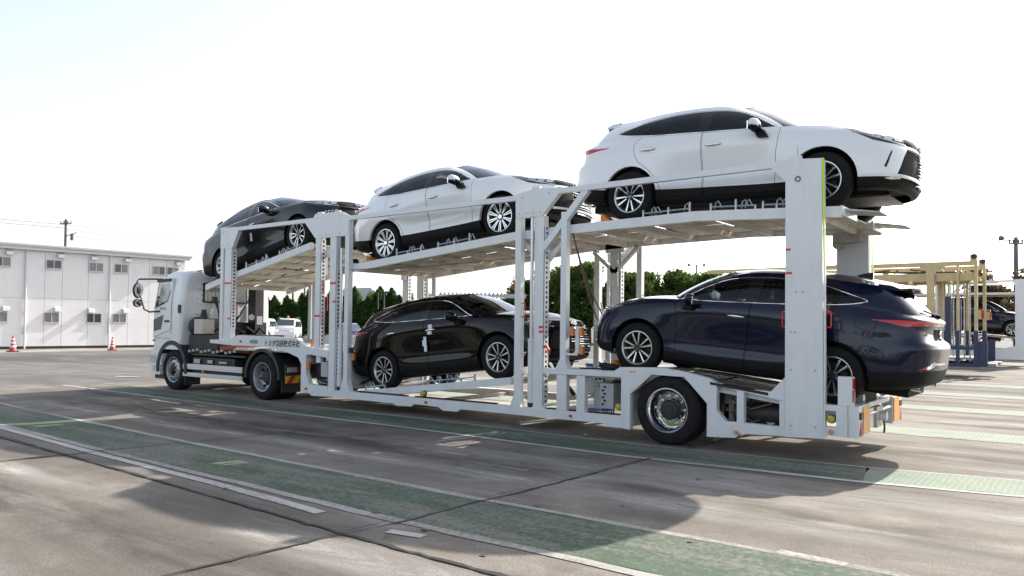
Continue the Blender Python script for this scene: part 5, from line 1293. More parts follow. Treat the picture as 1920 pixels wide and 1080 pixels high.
M_st_d = stain_mat('wheel_track_stain', (.085, .075, .066), .5, 1.2); M_st_l = stain_mat('chalk_streak', (.42, .40, .37), .85, 1.0)
for k, (x0, x1, y, w, d) in enumerate(((-6, 4.5, -3.2, .75, 0), (-3.5, 4.2, -2.05, .6, 0), (-1.2, 3.2, -6.0, .7, 0), (-9, 3.2, -2.65, .8, 1), (-13, -2, -2.3, 1.0, 1), (-8, 2.2, -6.75, .9, 1), (-12, -4, -3.2, .6, 0), (-4.5, 1.0, -7.9, .9, 0), (-12, -3, -6.2, .5, 0),
        (1, 15, 1.5, .8, 1), (1, 15, 2.5, .6, 1), (0, 15, 5.5, .9, 1), (0, 15, 6.7, .7, 1), (-2, 15, 9.7, .9, 1), (-2, 15, 11.0, .7, 1), (-4, 15, 14, .9, 1), (1.5, 15, .75, .6, 0), (1, 15, 4.9, .5, 0), (2.2, 6, -1.75, .7, 0), (2.0, 6, -2.9, .8, 1), (-15, -4, -1.45, .5, 1))):
    z = .0086+.00016*k
    o = sheet('wheel_track' if d else 'chalk_streak', [(x0, y-w/2), (x1, y-w/2), (x1, y+w/2), (x0, y+w/2)], z, M_st_d if d else M_st_l); o.parent = apron
# ================================================================== background
M_wall = pm('building_panel', (.78, .755, .745), .6, var=.03, scale=2, dirt=(.52, .49, .46), dirt_amt=.25, dscale=1.2, bump=.05, bscale=30)
M_roofm = pm('roof_edge', (.62, .61, .60), .55, var=.06, scale=3)
M_pipe = pm('downpipe', (.66, .65, .64), .5); M_sash = pm('window_frame', (.55, .55, .56), .4, .4); M_wing = pm('window_glass_dark', (.05, .055, .065), .08, coat=.6)
M_curtain = pm('window_curtain', (.20, .19, .19), .25, coat=.6); M_hood = pm('vent_hood_metal', (.66, .67, .69), .35, .4)
WA = Vector((-41.95, 6.95, 0)); WD = Vector((.08599, .9963, 0)); WN = Vector((.9963, -.08599, 0))   # along the wall, out of the wall
WANG = math.atan2(WD.y, WD.x)
BL = root('building', 'long cream two-storey prefab building with small sliding windows', 'building', tuple(WA), (0, 0, 0), local=True); BL.rotation_euler = (0, 0, WANG)
# building local frame: x along the wall, -y outwards (towards the yard)
def bb(name, mat, fn, par=None, smooth=False): mb = MB(); fn(mb); return mb.build(name, mat, par or BL, smooth)
XE = 9.92; X0 = -14.0
bb('wall', M_wall, lambda m: m.box(X0, XE-.02, .03, 9, .05, 5.42))
seams = [X0, -9.6, -7.4, -5.3, -3.1, -1.0, 1.12, 2.05, 2.93, 4.29, 5.45, 6.5, 7.72, 8.75, XE]
for a, b in zip(seams, seams[1:]):
    for z0, z1 in ((.16, 2.77), (2.79, 5.38)): bb('wall_panel', M_wall, lambda m: m.box(a+.012, b-.012, 0, .029, z0, z1))
bb('plinth', M_dk, lambda m: m.box(X0, XE-.03, .012, .029, .0, .15))
rf = bb('roof', M_roofm, lambda m: (m.box(X0-.3, XE+.28, -.42, 9.4, 5.62, 5.71), m.box(X0-.3, XE+.25, -.36, 9.3, 5.54, 5.615)))
bb('gutter', M_pipe, lambda m: m.box(X0-.3, XE+.20, -.30, -.02, 5.40, 5.535), rf)
for x in (-5.2, 1.12, 5.45):
    bb('downpipe', M_pipe, lambda m: (m.cyl((x, -.06, 0.02), (x, -.06, 5.35), .045, n=10), m.cyl((x, -.06, 5.35), (x, -.2, 5.45), .045, n=10)), None, True)
    for z in (.9, 2.0, 3.1, 4.2): bb('pipe_clip', M_hood, lambda m: m.box(x-.06, x+.06, -.11, -.0, z, z+.03))
wins = [(2.09, 2.87, 4.45, 4.94), (4.29, 5.07, 4.42, 4.94), (5.69, 6.45, 4.43, 4.95), (7.90, 8.65, 4.43, 4.96), (8.76, 9.51, 4.46, 4.95), (2.04, 2.81, 1.45, 2.02), (4.22, 5.03, 1.46, 2.01), (5.65, 6.42, 1.48, 2.01),
        (-.4, .4, 4.44, 4.95), (-3.6, -2.8, 4.44, 4.95), (-.5, .3, 1.46, 2.01), (-3.7, -2.9, 1.46, 2.01), (-6.5, -5.7, 1.46, 2.01), (-6.5, -5.7, 4.44, 4.95)]
for k, (a, b, z0, z1) in enumerate(wins):
    fr = bb('window', M_sash, lambda m: (m.box(a, b, -.045, -.001, z0, z0+.035), m.box(a, b, -.045, -.001, z1-.03, z1), m.box(a, a+.03, -.044, -.001, z0+.035, z1-.03), m.box(b-.03, b, -.044, -.001, z0+.035, z1-.03), m.box((a+b)/2-.02, (a+b)/2+.02, -.040, -.001, z0+.035, z1-.03)))
    bb('pane', M_wing if k % 2 == 0 else M_curtain, lambda m: m.box(a+.03, (a+b)/2-.02, -.018, -.001, z0+.035, z1-.03), fr); bb('pane', M_curtain if k % 3 else M_wing, lambda m: m.box((a+b)/2+.02, b-.03, -.026, -.001, z0+.035, z1-.03), fr)
    bb('sill', M_sash, lambda m: m.box(a-.02, b+.02, -.075, -.001, z0-.03, z0-.002), fr)
for x, z in ((2.8, 5.21), (4.54, 5.21), (6.4, 5.22), (9.45, 5.22), (2.7, 2.2), (4.45, 2.18), (6.36, 2.2), (.3, 5.2), (-2.9, 5.2), (.2, 2.2), (-3.0, 2.2)):
    bb('vent_hood', M_hood, lambda m: m.add([(x-.16, 0, z+.13), (x+.16, 0, z+.13), (x+.16, 0, z-.13), (x-.16, 0, z-.13), (x-.16, -.20, z+.06), (x+.16, -.20, z+.06), (x+.16, -.24, z-.13), (x-.16, -.24, z-.13)], [(0, 1, 5, 4), (4, 5, 6, 7), (0, 4, 7, 3), (1, 2, 6, 5), (3, 7, 6, 2)]))
# traffic cones
M_cone = pm('cone_red', (.62, .05, .04), .5, var=.06, scale=8); M_cw = pm('cone_band', (.75, .72, .70), .4); M_cb = pm('cone_base', (.03, .03, .032), .7)
def cone(x, y, label, k):
    R = root('traffic_cone', label, 'cone', (x, y, .008), group='traffic cones by the building', local=True)
    mb = MB(); mb.lathe([(.155, .05), (.12, .18), (.035, .70), (.02, .715), (.0001, .715)], (0, 0, 0), 18, 'z'); mb.build('cone_body', M_cone, R, True)
    for z in (.20, .36, .52): 
        r = .155-.120*(z-.05)/.65+.004; mb = MB(); mb.lathe([(r, z), (r-.015, z+.085)], (0, 0, 0), 18, 'z'); mb.build('reflective_band', M_cw, R, True)
    mb = MB(); mb.prismz([(-.2, -.16), (-.16, -.2), (.16, -.2), (.2, -.16), (.2, .16), (.16, .2), (-.16, .2), (-.2, .16)], 0, .05); mb.build('base', M_cb, R)
    R.scale = (k, k, k)
cone(-38.12, 6.15, 'red and white traffic cone nearer the left edge of the photo', 1.12); cone(-37.6, 10.75, 'red and white traffic cone behind the truck cab mirrors', 1.0)
# ---- utility poles and wires
M_pole = pm('pole_concrete', (.16, .15, .145), .8, var=.15, scale=3); M_wire = pm('wire', (.18, .20, .22), .6)
def pole(x, y, h, label, arms=2, lamps=0, r=.15):
    R = root('utility_pole', label, 'pole', (x, y, 0), local=True)
    mb = MB(); mb.cyl((0, 0, 0), (0, 0, h), r*1.15, r*.7, 12); mb.build('mast', M_pole, R, True)
    for k in range(arms): mb = MB(); a = .55-.15*k; mb.beam((-a*.6, -a*.6, h-.4-.55*k), (a*.6, a*.6, h-.4-.55*k), .09, .09); [mb.cyl((q*a*.55, q*a*.55, h-.36-.55*k), (q*a*.55, q*a*.55, h-.15-.55*k), .05, n=8) for q in (-1, -.4, .4, 1)]; mb.build('cross_arm', M_pole, R)
    for k in range(lamps): s = -1 if k % 2 else 1; mb = MB(); mb.beam((0, 0, h-.25), (s*.7, s*.5, h-.2), .06, .06); mb.cyl((s*.7, s*.5, h-.15), (s*.78, s*.46, h+.05), .2, .12, n=12); mb.build('floodlight', M_pole, R, True)
    if lamps == 0 and h > 8: mb = MB(); mb.beam((.1, .1, h-1.5), (.8, .6, h-1.2), .06, .06); mb.cyl((.45, .35, h-1.9), (.45, .35, h-1.3), .14, n=10); mb.build('insulator_bracket', M_pole, R, True)
pole(-69.6, 21.8, 10.7, 'grey utility pole rising behind the cream building', 1)
pole(-69.8, 46.8, 6.2, 'leftmost of two dark posts above the hedge', 1); pole(-68.7, 47.6, 5.9, 'dark post right beside another one above the hedge', 0)
pole(-32.5, 74.9, 8.9, 'slim floodlight pole above the trees', 0, 2, .12); pole(.6, 47.3, 7.4, 'floodlight pole at the right edge of the photo', 1, 2, .16)
pole(-50.0, 41.6, 4.6, 'left one of two thin lamp posts before the hedge', 0, 0, .05); pole(-49.5, 41.9, 4.5, 'right one of two thin lamp posts before the hedge', 0, 0, .05)
pole(-31.0, 62.0, 7.2, 'thin dark pole behind the trees in the middle', 1, 0, .10)
def wire(a, b, sag, r, label):
    P = []
    for k in range(15):
        t = k/14; p = Vector(a).lerp(Vector(b), t); p.z -= sag*4*t*(1-t); P.append(p)
    mb = MB(); mb.tube(P, r, 5); o = mb.build('power_line', M_wire, None, True); tag(o, label, 'wire', 'overhead power lines')
PT = (-69.6, 21.8)
for k, (dz, l) in enumerate(((10.2, 'overhead wire from the pole behind the building towards the left, upper'), (9.9, 'overhead wire from the pole behind the building towards the left, lower'))): wire((PT[0], PT[1], dz), (-72, -30, dz+1.0), .5, .022, l)
for k, (dz, l) in enumerate(((10.2, 'topmost wire running right from the pole behind the building'), (9.8, 'second wire running right from the pole behind the building'), (9.3, 'third wire running right from the pole behind the building'), (7.3, 'lowest wire running right from the pole behind the building'))): wire((PT[0], PT[1], dz), (-66, 75, dz-1.2), .4+.15*k, .019, l)
for k, (z, l) in enumerate(((11.0, 'highest of the wires above the black SUV'), (10.2, 'second highest of the wires above the black SUV'), (8.8, 'third of the wires above the black SUV'), (8.0, 'fourth of the wires above the black SUV'), (7.0, 'lowest of the wires above the black SUV'))): wire((-66, 60, z), (-24, 95, z+.3), .5, .014, l)
# ---- vegetation
def leafmat(name, c1, c2):
    m = bpy.data.materials.new(name); m.use_nodes = True; N = m.node_tree.nodes; L = m.node_tree.links; N.clear()
    o = N.new('ShaderNodeOutputMaterial'); d = N.new('ShaderNodeBsdfDiffuse'); t = N.new('ShaderNodeBsdfTranslucent'); mx = N.new('ShaderNodeMixShader'); mx.inputs['Fac'].default_value = .42
    tc = N.new('ShaderNodeTexCoord'); n = N.new('ShaderNodeTexNoise'); n.inputs['Scale'].default_value = 1.4; n.inputs['Detail'].default_value = 5; L.new(tc.outputs['Object'], n.inputs['Vector'])
    c = ramp(N, L, n.outputs['Fac'], [(.3, c1), (.7, c2)]); L.new(c, d.inputs['Color']); L.new(c, t.inputs['Color']); L.new(d.outputs[0], mx.inputs[1]); L.new(t.outputs[0], mx.inputs[2]); L.new(mx.outputs[0], o.inputs['Surface'])
    return m
M_leaf = leafmat('leaf_broad', (.045, .088, .027), (.120, .170, .045)); M_conif = leafmat('leaf_conifer', (.028, .068, .026), (.080, .140, .040)); M_leafr = leafmat('leaf_reddish', (.06, .07, .035), (.17, .10, .07)); M_light = leafmat('leaf_light', (.09, .17, .045), (.19, .27, .08))
M_bark = pm('bark', (.07, .055, .042), .9, var=.3, scale=6)
def leaves(seed, clumps, n, size, up=0.0):
    rnd = random.Random(seed); v = []; f = []
    for (c, r) in clumps:
        for k in range(n):
            while True:
                p = Vector((rnd.uniform(-1, 1), rnd.uniform(-1, 1), rnd.uniform(-1, 1)))
                if .25 < p.length < 1: break
            p = Vector((c[0]+p.x*r[0], c[1]+p.y*r[1], c[2]+p.z*r[2]))
            a = Vector((rnd.gauss(0, 1), rnd.gauss(0, 1), rnd.gauss(0, 1)+up)).normalized(); b = a.orthogonal().normalized(); b.rotate(Matrix.Rotation(rnd.uniform(0, 6.28), 3, a)); s = size*rnd.uniform(.6, 1.4); w = s*(.55 if up == 0 else .35)
            if up: a, b = b, a
            i = len(v); e = b.cross(a).normalized() if up == 0 else b.orthogonal().normalized()
            d = (a if up else b)
            d = d.normalized()*s; e = d.cross(Vector((rnd.gauss(0, 1), rnd.gauss(0, 1), rnd.gauss(0, 1)))).normalized()*w
            v += [p-d*.5, p+e*.5, p+d*.5, p-e*.5]; f.append((i, i+1, i+2, i+3))
    return v, f
def tree_proto(seed, h, rad, leafm, n=150, size=.30):
    rnd = random.Random(seed); cl = []; mb = MB(); mb.tube([(0, 0, 0), (.05, .03, h*.25), (-.04, .08, h*.5), (.02, 0, h*.8)], .12, 8)
    for k in range(14):
        a = rnd.uniform(0, 6.28); z = h*rnd.uniform(.22, .90); rr_ = rad*rnd.uniform(.25, .8)*(1-.45*max(0, z/h-.5)*2)
        c = (rr_*cos(a), rr_*sin(a), z); q = rad*rnd.uniform(.28, .48); cl.append((c, (q, q, q*rnd.uniform(.6, .9)))); mb.tube([(0, 0, z*.55), (c[0]*.5, c[1]*.5, z*.8), c], .045, 5)
    cl.append(((0, 0, h*.88), (rad*.4, rad*.4, h*.12))); cl.append(((0, 0, h*.45), (rad*.8, rad*.8, h*.25)))
    v, f = leaves(seed+1, cl, n, size)
    me = bpy.data.meshes.new('crown'); me.from_pydata([tuple(p) for p in v], [], f); me.materials.append(leafm)
    tm = bpy.data.meshes.new('trunk'); tm.from_pydata([tuple(p) for p in mb.v], [], mb.f); tm.materials.append(M_bark)
    return me, tm
def conifer_proto(seed, h, rad, n=900, size=.32):
    rnd = random.Random(seed); cl = []
    for k in range(16):
        t = (k+.5)/16; z = h*(.08+.9*t); r = rad*(1-.70*t**1.6)*rnd.uniform(.8, 1.1); a = rnd.uniform(0, 6.28); o = rad*.25*(1-t)
        cl.append(((o*cos(a), o*sin(a), z), (r, r, h*.07)))
    for k in range(5): a = rnd.uniform(0, 6.28); cl.append(((rad*.45*cos(a), rad*.45*sin(a), h*rnd.uniform(.6, .85)), (rad*.22, rad*.22, h*.14)))
    cl.append(((0, 0, h*.98), (rad*.14, rad*.14, h*.10)))
    v, f = leaves(seed+1, cl, n//18, size, 2.0)
    me = bpy.data.meshes.new('crown'); me.from_pydata([tuple(p) for p in v], [], f); me.materials.append(M_conif)
    mb = MB(); mb.cyl((0, 0, 0), (0, 0, h*.9), .10, .03, 8); tm = bpy.data.meshes.new('trunk'); tm.from_pydata([tuple(p) for p in mb.v], [], mb.f); tm.materials.append(M_bark)
    return me, tm
def put_tree(name, protos, x, y, s, rz, label, group, cat='tree', sz=1.0):
    R = root(name, label, cat, (x, y, -.02), (0, 0, rz), group, local=True); R.scale = (s, s, s*sz)
    link('crown', protos[0], R); link('trunk', protos[1], R); return R
CP = [conifer_proto(s, 4.9, 1.35, 3800, .30) for s in (3, 9, 15, 22, 29)]
TP = [tree_proto(s, 6.2, 2.5, M_leaf, 420, .30) for s in (21, 33, 47)]; TL = tree_proto(55, 5.2, 1.6, M_light, 120, .26); TRd = tree_proto(63, 5.4, 2.6, M_leafr, 420, .28)
rt = random.Random(5)
A_, B_ = Vector((-73.5, 38.0, 0)), Vector((-55.5, 51.5, 0)); nC = 24
ORD24 = 'first second third fourth fifth sixth seventh eighth ninth tenth eleventh twelfth thirteenth fourteenth fifteenth sixteenth seventeenth eighteenth nineteenth twentieth twenty-first twenty-second twenty-third twenty-fourth'.split()
for k in range(nC):
    p = A_.lerp(B_, k/(nC-1)); q = rt.choice(CP); s = rt.uniform(.78, 1.10)
    lab = 'dark green conifer, %s from the left in the hedge behind the parked vans' % ORD24[k]
    put_tree('conifer_tree', q, p.x+rt.uniform(-.3, .3), p.y+rt.uniform(-.3, .3), s, rt.uniform(0, 6.28), lab, 'conifers of the hedge')
for k, (x, y, s) in enumerate(((-62.5, 49.5, 1.0), (-58.5, 52.0, .92), (-60.5, 51.0, 1.05))): put_tree('light_green_tree', TL, x, y, s, k*2.1, ['light green wispy tree above the left part of the hedge', 'light green wispy tree above the hedge near the black SUV roof', 'middle light green wispy tree rising from the hedge'][k], 'light green trees')
spots = [(-38.6, 48.8, 1.00), (-36.4, 50.4, 1.12), (-34.0, 50.4, 1.16), (-32.0, 50.6, 1.24), (-30.2, 53.2, 1.10), (-28.3, 54.5, 1.10), (-26.6, 57.0, 1.16), (-24.4, 58.4, 1.12), (-22.2, 60.4, 1.14), (-19.8, 61.5, 1.02), (-17.6, 63.0, 1.05), (-15.0, 64.5, 1.0),
         (-35.2, 53.5, 1.0), (-31.0, 56.0, 1.12), (-27.4, 60.0, 1.12), (-23.2, 63.0, 1.12), (-42.0, 47.2, .70), (-40.2, 50.5, .78)]
for k, (x, y, s) in enumerate(spots):
    lab = ('broad-leaved tree, %s from the left in the front row behind the trailer' % ORD24[k]) if k < 12 else ('broad-leaved tree, %s from the left in the back row behind the trailer' % ORD24[k-12] if k < 16 else ['small broad-leaved tree left of the big ones', 'second small broad-leaved tree left of the big ones'][k-16])
    put_tree('broadleaf_tree', TP[k % 3], x, y, s, k*1.3, lab, 'trees behind the trailer', sz=.98)
for k, (x, y, s) in enumerate(((1.6, 44.5, 1.0), (-1.6, 47.0, 1.05), (4.6, 45.0, 1.0))): put_tree('reddish_shrub_tree', TRd, x, y, s, k*1.7, ['reddish green bushy tree at the right edge behind the white carrier', 'reddish green bushy tree behind the yellow carrier', 'reddish green bushy tree just outside the right edge'][k], 'reddish trees')
# ---- parked vans and minivan
M_van = pm('van_white', (.78, .79, .80), .3, coat=.8); M_vanb = pm('van_beige', (.66, .62, .55), .35, coat=.6); M_mini = pm('minivan_navy', (.02, .035, .09), .3, .2, coat=1.0); M_glv = pm('vehicle_glass', (.06, .075, .085), .06, coat=1.0)
def van(loc, rz, label, name, paintm, prof, L, hw, h, glassz, group, lamp=True, beacon=False, cat='van'):
    R = root(name, label, cat, loc, (0, 0, rz), group, local=True)
    # section loft along x with tumblehome
    vv = []; ff = []; K = 9
    for (x, zt) in prof:
        zt_ = zt; sh = min(zt, glassz)
        ring = [(hw*.93, .28), (hw, .50), (hw, sh*.82), (hw*.985, sh), (hw*.985-(zt-sh)*.16, max(sh, zt-.14)), (hw*.985-(zt-sh)*.16-.14, zt)]
        pts = [(y, z) for y, z in ring]+[(-y, z) for y, z in reversed(ring)]
        vv += [(x, y, z) for y, z in pts]
    n = 12
    for i in range(len(prof)-1):
        for j in range(n-1): ff.append((i*n+j, (i+1)*n+j, (i+1)*n+j+1, i*n+j+1))
    ff += [tuple(range(n)), tuple(range((len(prof)-1)*n+n-1, (len(prof)-1)*n-1, -1))]
    mesh_obj('body', vv, ff, paintm, R, True, 40)
    return R
def box_vehicle(R, sw, screen, lamps, grille, hw, wheels, plate=True):
    for (pts) in sw:
        for s in (1, -1):
            mb = MB(); mb.add([(x, s*y, z) for x, y, z in pts], [tuple(range(len(pts))) if s < 0 else tuple(reversed(range(len(pts))))]); mb.build('side_window', M_glv, R)
    mb = MB(); mb.add(screen, [(0, 1, 2, 3)]); mb.build('windscreen', M_glv, R)
    for s in (1, -1):
        mb = MB(); mb.cbox((lamps[0], s*lamps[1], lamps[2]), (.10, .34, .17)); mb.build('headlight', M_lens, R)
        mb = MB(); mb.cbox((lamps[0]-.62, s*(hw+.12), lamps[2]+.48), (.10, .16, .24)); mb.build('mirror', M_glv, R)
        for x in wheels:
            mb = MB(); mb.lathe([(.20, .02), (.30, .02), (.33, -.02), (.33, -.18), (.2, -.2)], (x, s*(hw-.01) if s > 0 else s*(hw-.01), .33), 24)
            if s < 0: mb.v = [Vector((p.x, -2*(hw-.01)-p.y, p.z)) for p in mb.v]
            w = mb.build('wheel', M_rubber, R, True)
            mb = MB(); mb.lathe([(.2, s*.012), (.08, s*.02), (.0001, s*.02)], (x, s*(hw-.01), .33), 20); mb.build('rim', M_satin, w, True)
    for z in grille: mb = MB(); mb.box(lamps[0]-.02, lamps[0]+.045, -.55, .55, z, z+.05); mb.build('grille_bar', M_satin, R)
    mb = MB(); mb.box(lamps[0]-.1, lamps[0]+.06, -hw*.92, hw*.92, .30, .46); mb.build('bumper', M_van if plate else M_mini, R)
    if plate: mb = MB(); mb.box(lamps[0]+.06, lamps[0]+.075, -.17, .17, .44, .60); mb.build('licence_plate', M_film, R)
prof_v = [(-2.35, 1.0), (-2.34, 1.88), (-2.1, 1.98), (.9, 1.99), (1.25, 1.93), (1.85, 1.36), (2.25, 1.10), (2.38, .85), (2.40, .5)]
def make_van(loc, rz, label, m, beacon):
    R = van(loc, rz, label, 'parked_van', m, prof_v, 4.75, .88, 1.99, 1.22, 'vans parked before the hedge')
    box_vehicle(R, [[(-2.1, .872, 1.20), (-.9, .872, 1.20), (-.9, .79, 1.72), (-2.0, .79, 1.72)], [(-.8, .872, 1.20), (.35, .872, 1.20), (.35, .79, 1.72), (-.8, .79, 1.72)], [(.45, .876, 1.18), (1.62, .876, 1.22), (1.10, .80, 1.74), (.45, .80, 1.74)]],
                [(1.90, -.78, 1.345), (1.90, .78, 1.345), (1.30, .70, 1.90), (1.30, -.70, 1.90)], (2.36, .66, .86), (.62, .78, .92), .88, (-1.35, 1.45))
    if beacon:
        mb = MB(); mb.cyl((.4, 0, 1.99), (.4, 0, 2.04), .12, n=12); mb.build('beacon_base', M_dk, R, True); mb = MB(); mb.cyl((.4, 0, 2.04), (.4, 0, 2.24), .10, .08, n=12); mb.build('beacon', M_or, R, True)
        mb = MB(); mb.tube([(1.1, -.8, 1.95), (.5, -.8, 2.06), (-1.8, -.8, 2.06)], .025); mb.tube([(1.1, .8, 1.95), (.5, .8, 2.06), (-1.8, .8, 2.06)], .025); mb.build('roof_rack', M_dk, R, True)
    return R
make_van((-56.1, 36.0, 0), RAD(-46), 'white van with an orange roof beacon parked before the hedge', M_van, True)
make_van((-60.3, 36.2, 0), RAD(-46), 'white van partly hidden behind the black exhaust stack', M_van, False)
prof_m = [(-2.1, .9), (-2.12, 1.45), (-1.9, 1.60), (.2, 1.63), (.75, 1.55), (1.55, 1.10), (2.1, .95), (2.28, .75), (2.3, .45)]
Rm = van((-47.6, 35.9, 0), RAD(-30), 'dark blue minivan parked before the hedge behind the trailer posts', 'parked_minivan', M_mini, prof_m, 4.4, .85, 1.63, 1.02, None, cat='minivan')
box_vehicle(Rm, [[(-1.95, .84, 1.02), (-.75, .84, 1.02), (-.75, .77, 1.44), (-1.85, .77, 1.44)], [(-.65, .84, 1.02), (.35, .84, 1.02), (.30, .77, 1.46), (-.65, .77, 1.46)], [(.42, .845, 1.0), (1.35, .84, 1.04), (.70, .78, 1.42), (.40, .78, 1.46)]],
            [(1.55, -.72, 1.115), (1.55, .72, 1.115), (.80, .66, 1.54), (.80, -.66, 1.54)], (2.24, .62, .78), (.58, .70), .85, (-1.3, 1.35))
# ---- shed roof with a saw-tooth edge, small house, barrier
SH = root('shed', 'grey open shed with a corrugated roof edge behind the black SUV', 'shed', (-24.7, 24.5, 0), local=True); SH.rotation_euler = (0, 0, RAD(37))
mb = MB(); L_ = 4.7; nn = 20
for k in range(nn):
    a, b = -L_/2+L_*k/nn, -L_/2+L_*(k+1)/nn; mb.add([(a, 0, 3.32), (b, 0, 3.32), ((a+b)/2, 0, 3.52), (a, 4, 3.22), (b, 4, 3.22), ((a+b)/2, 4, 3.42)], [(0, 1, 2), (0, 2, 5, 3), (2, 1, 4, 5)])
mb.build('roof', M_galv, SH); mb = MB(); mb.box(-L_/2, L_/2, .05, .15, 3.20, 3.315); mb.build('beam', M_roofm, SH); mb = MB(); mb.box(L_/2, L_/2+1.3, -.2, .5, 3.18, 3.40); mb.build('awning_box', M_grn, SH)
for x in (-2.2, 0, 2.2): mb = MB(); mb.box(x-.06, x+.06, .05, .17, 0, 3.2); mb.build('column', M_roofm, SH)
HS = root('house', 'small grey-roofed house beyond the hedge', 'house', (-72, 62, 0), local=True)
mb = MB(); mb.box(-4, 4, -3, 3, 0, 4.6); mb.build('wall', M_roofm, HS); mb = MB(); mb.prism([(-4.6, 4.6), (4.6, 4.6), (2.5, 6.2), (-2.5, 6.2)], -3.5, 3.5); mb.build('roof', M_grn, HS)
for k, x in enumerate((-2.4, 1.4)): mb = MB(); mb.box(x, x+1.2, -3.03, -3.001, 2.2, 3.4); mb.build('window', M_wing, HS)
M_plast = pm('barrier_orange', (.70, .22, .10), .5); BR = root('road_barrier', 'white and orange plastic barrier beside the minivan', 'barrier', (-45.0, 38.6, 0), local=True)
mb = MB(); [mb.box(-1.4+.7*k, -1.4+.7*k+.33, -.1, .1, .35, 1.0) for k in range(4)]; mb.build('orange_panel', M_plast, BR); mb = MB(); [mb.box(-1.05+.7*k, -1.05+.7*k+.33, -.1, .1, .35, 1.0) for k in range(4)]; mb.box(-1.3, -1.2, -.3, .3, 0, .35); mb.box(1.2, 1.3, -.3, .3, 0, .35); mb.build('white_panel', M_cw, BR)
cab_ = root('utility_cabinet', 'pale utility cabinet standing before the hedge', 'cabinet', (-40.5, 42, 0), local=True)
mb = MB(); mb.box(-.9, .9, -.4, .4, .1, 1.9); mb.box(-.95, .95, -.45, .45, 1.9, 1.96); mb.build('housing', M_roofm, cab_); mb = MB(); mb.box(-.8, -.05, -.42, -.401, .2, 1.8); mb.build('door', M_grn, cab_)
DR = root('blue_drum', 'blue plastic drum standing behind the lower deck', 'drum', (-3.0, 3.35, .004), local=True)
mb = MB(); mb.lathe([(.0001, 0), (.27, 0), (.285, .03), (.285, .28), (.295, .30), (.285, .32), (.285, .58), (.295, .60), (.285, .62), (.285, .86), (.26, .89), (.0001, .89)], (0, 0, 0), 24, 'z'); mb.build('barrel', M_blue, DR, True, 30); mb = MB(); mb.lathe([(.29, .84), (.30, .86), (.29, .88)], (0, 0, 0), 24, 'z'); mb.build('lid_ring', M_dk, DR, True)
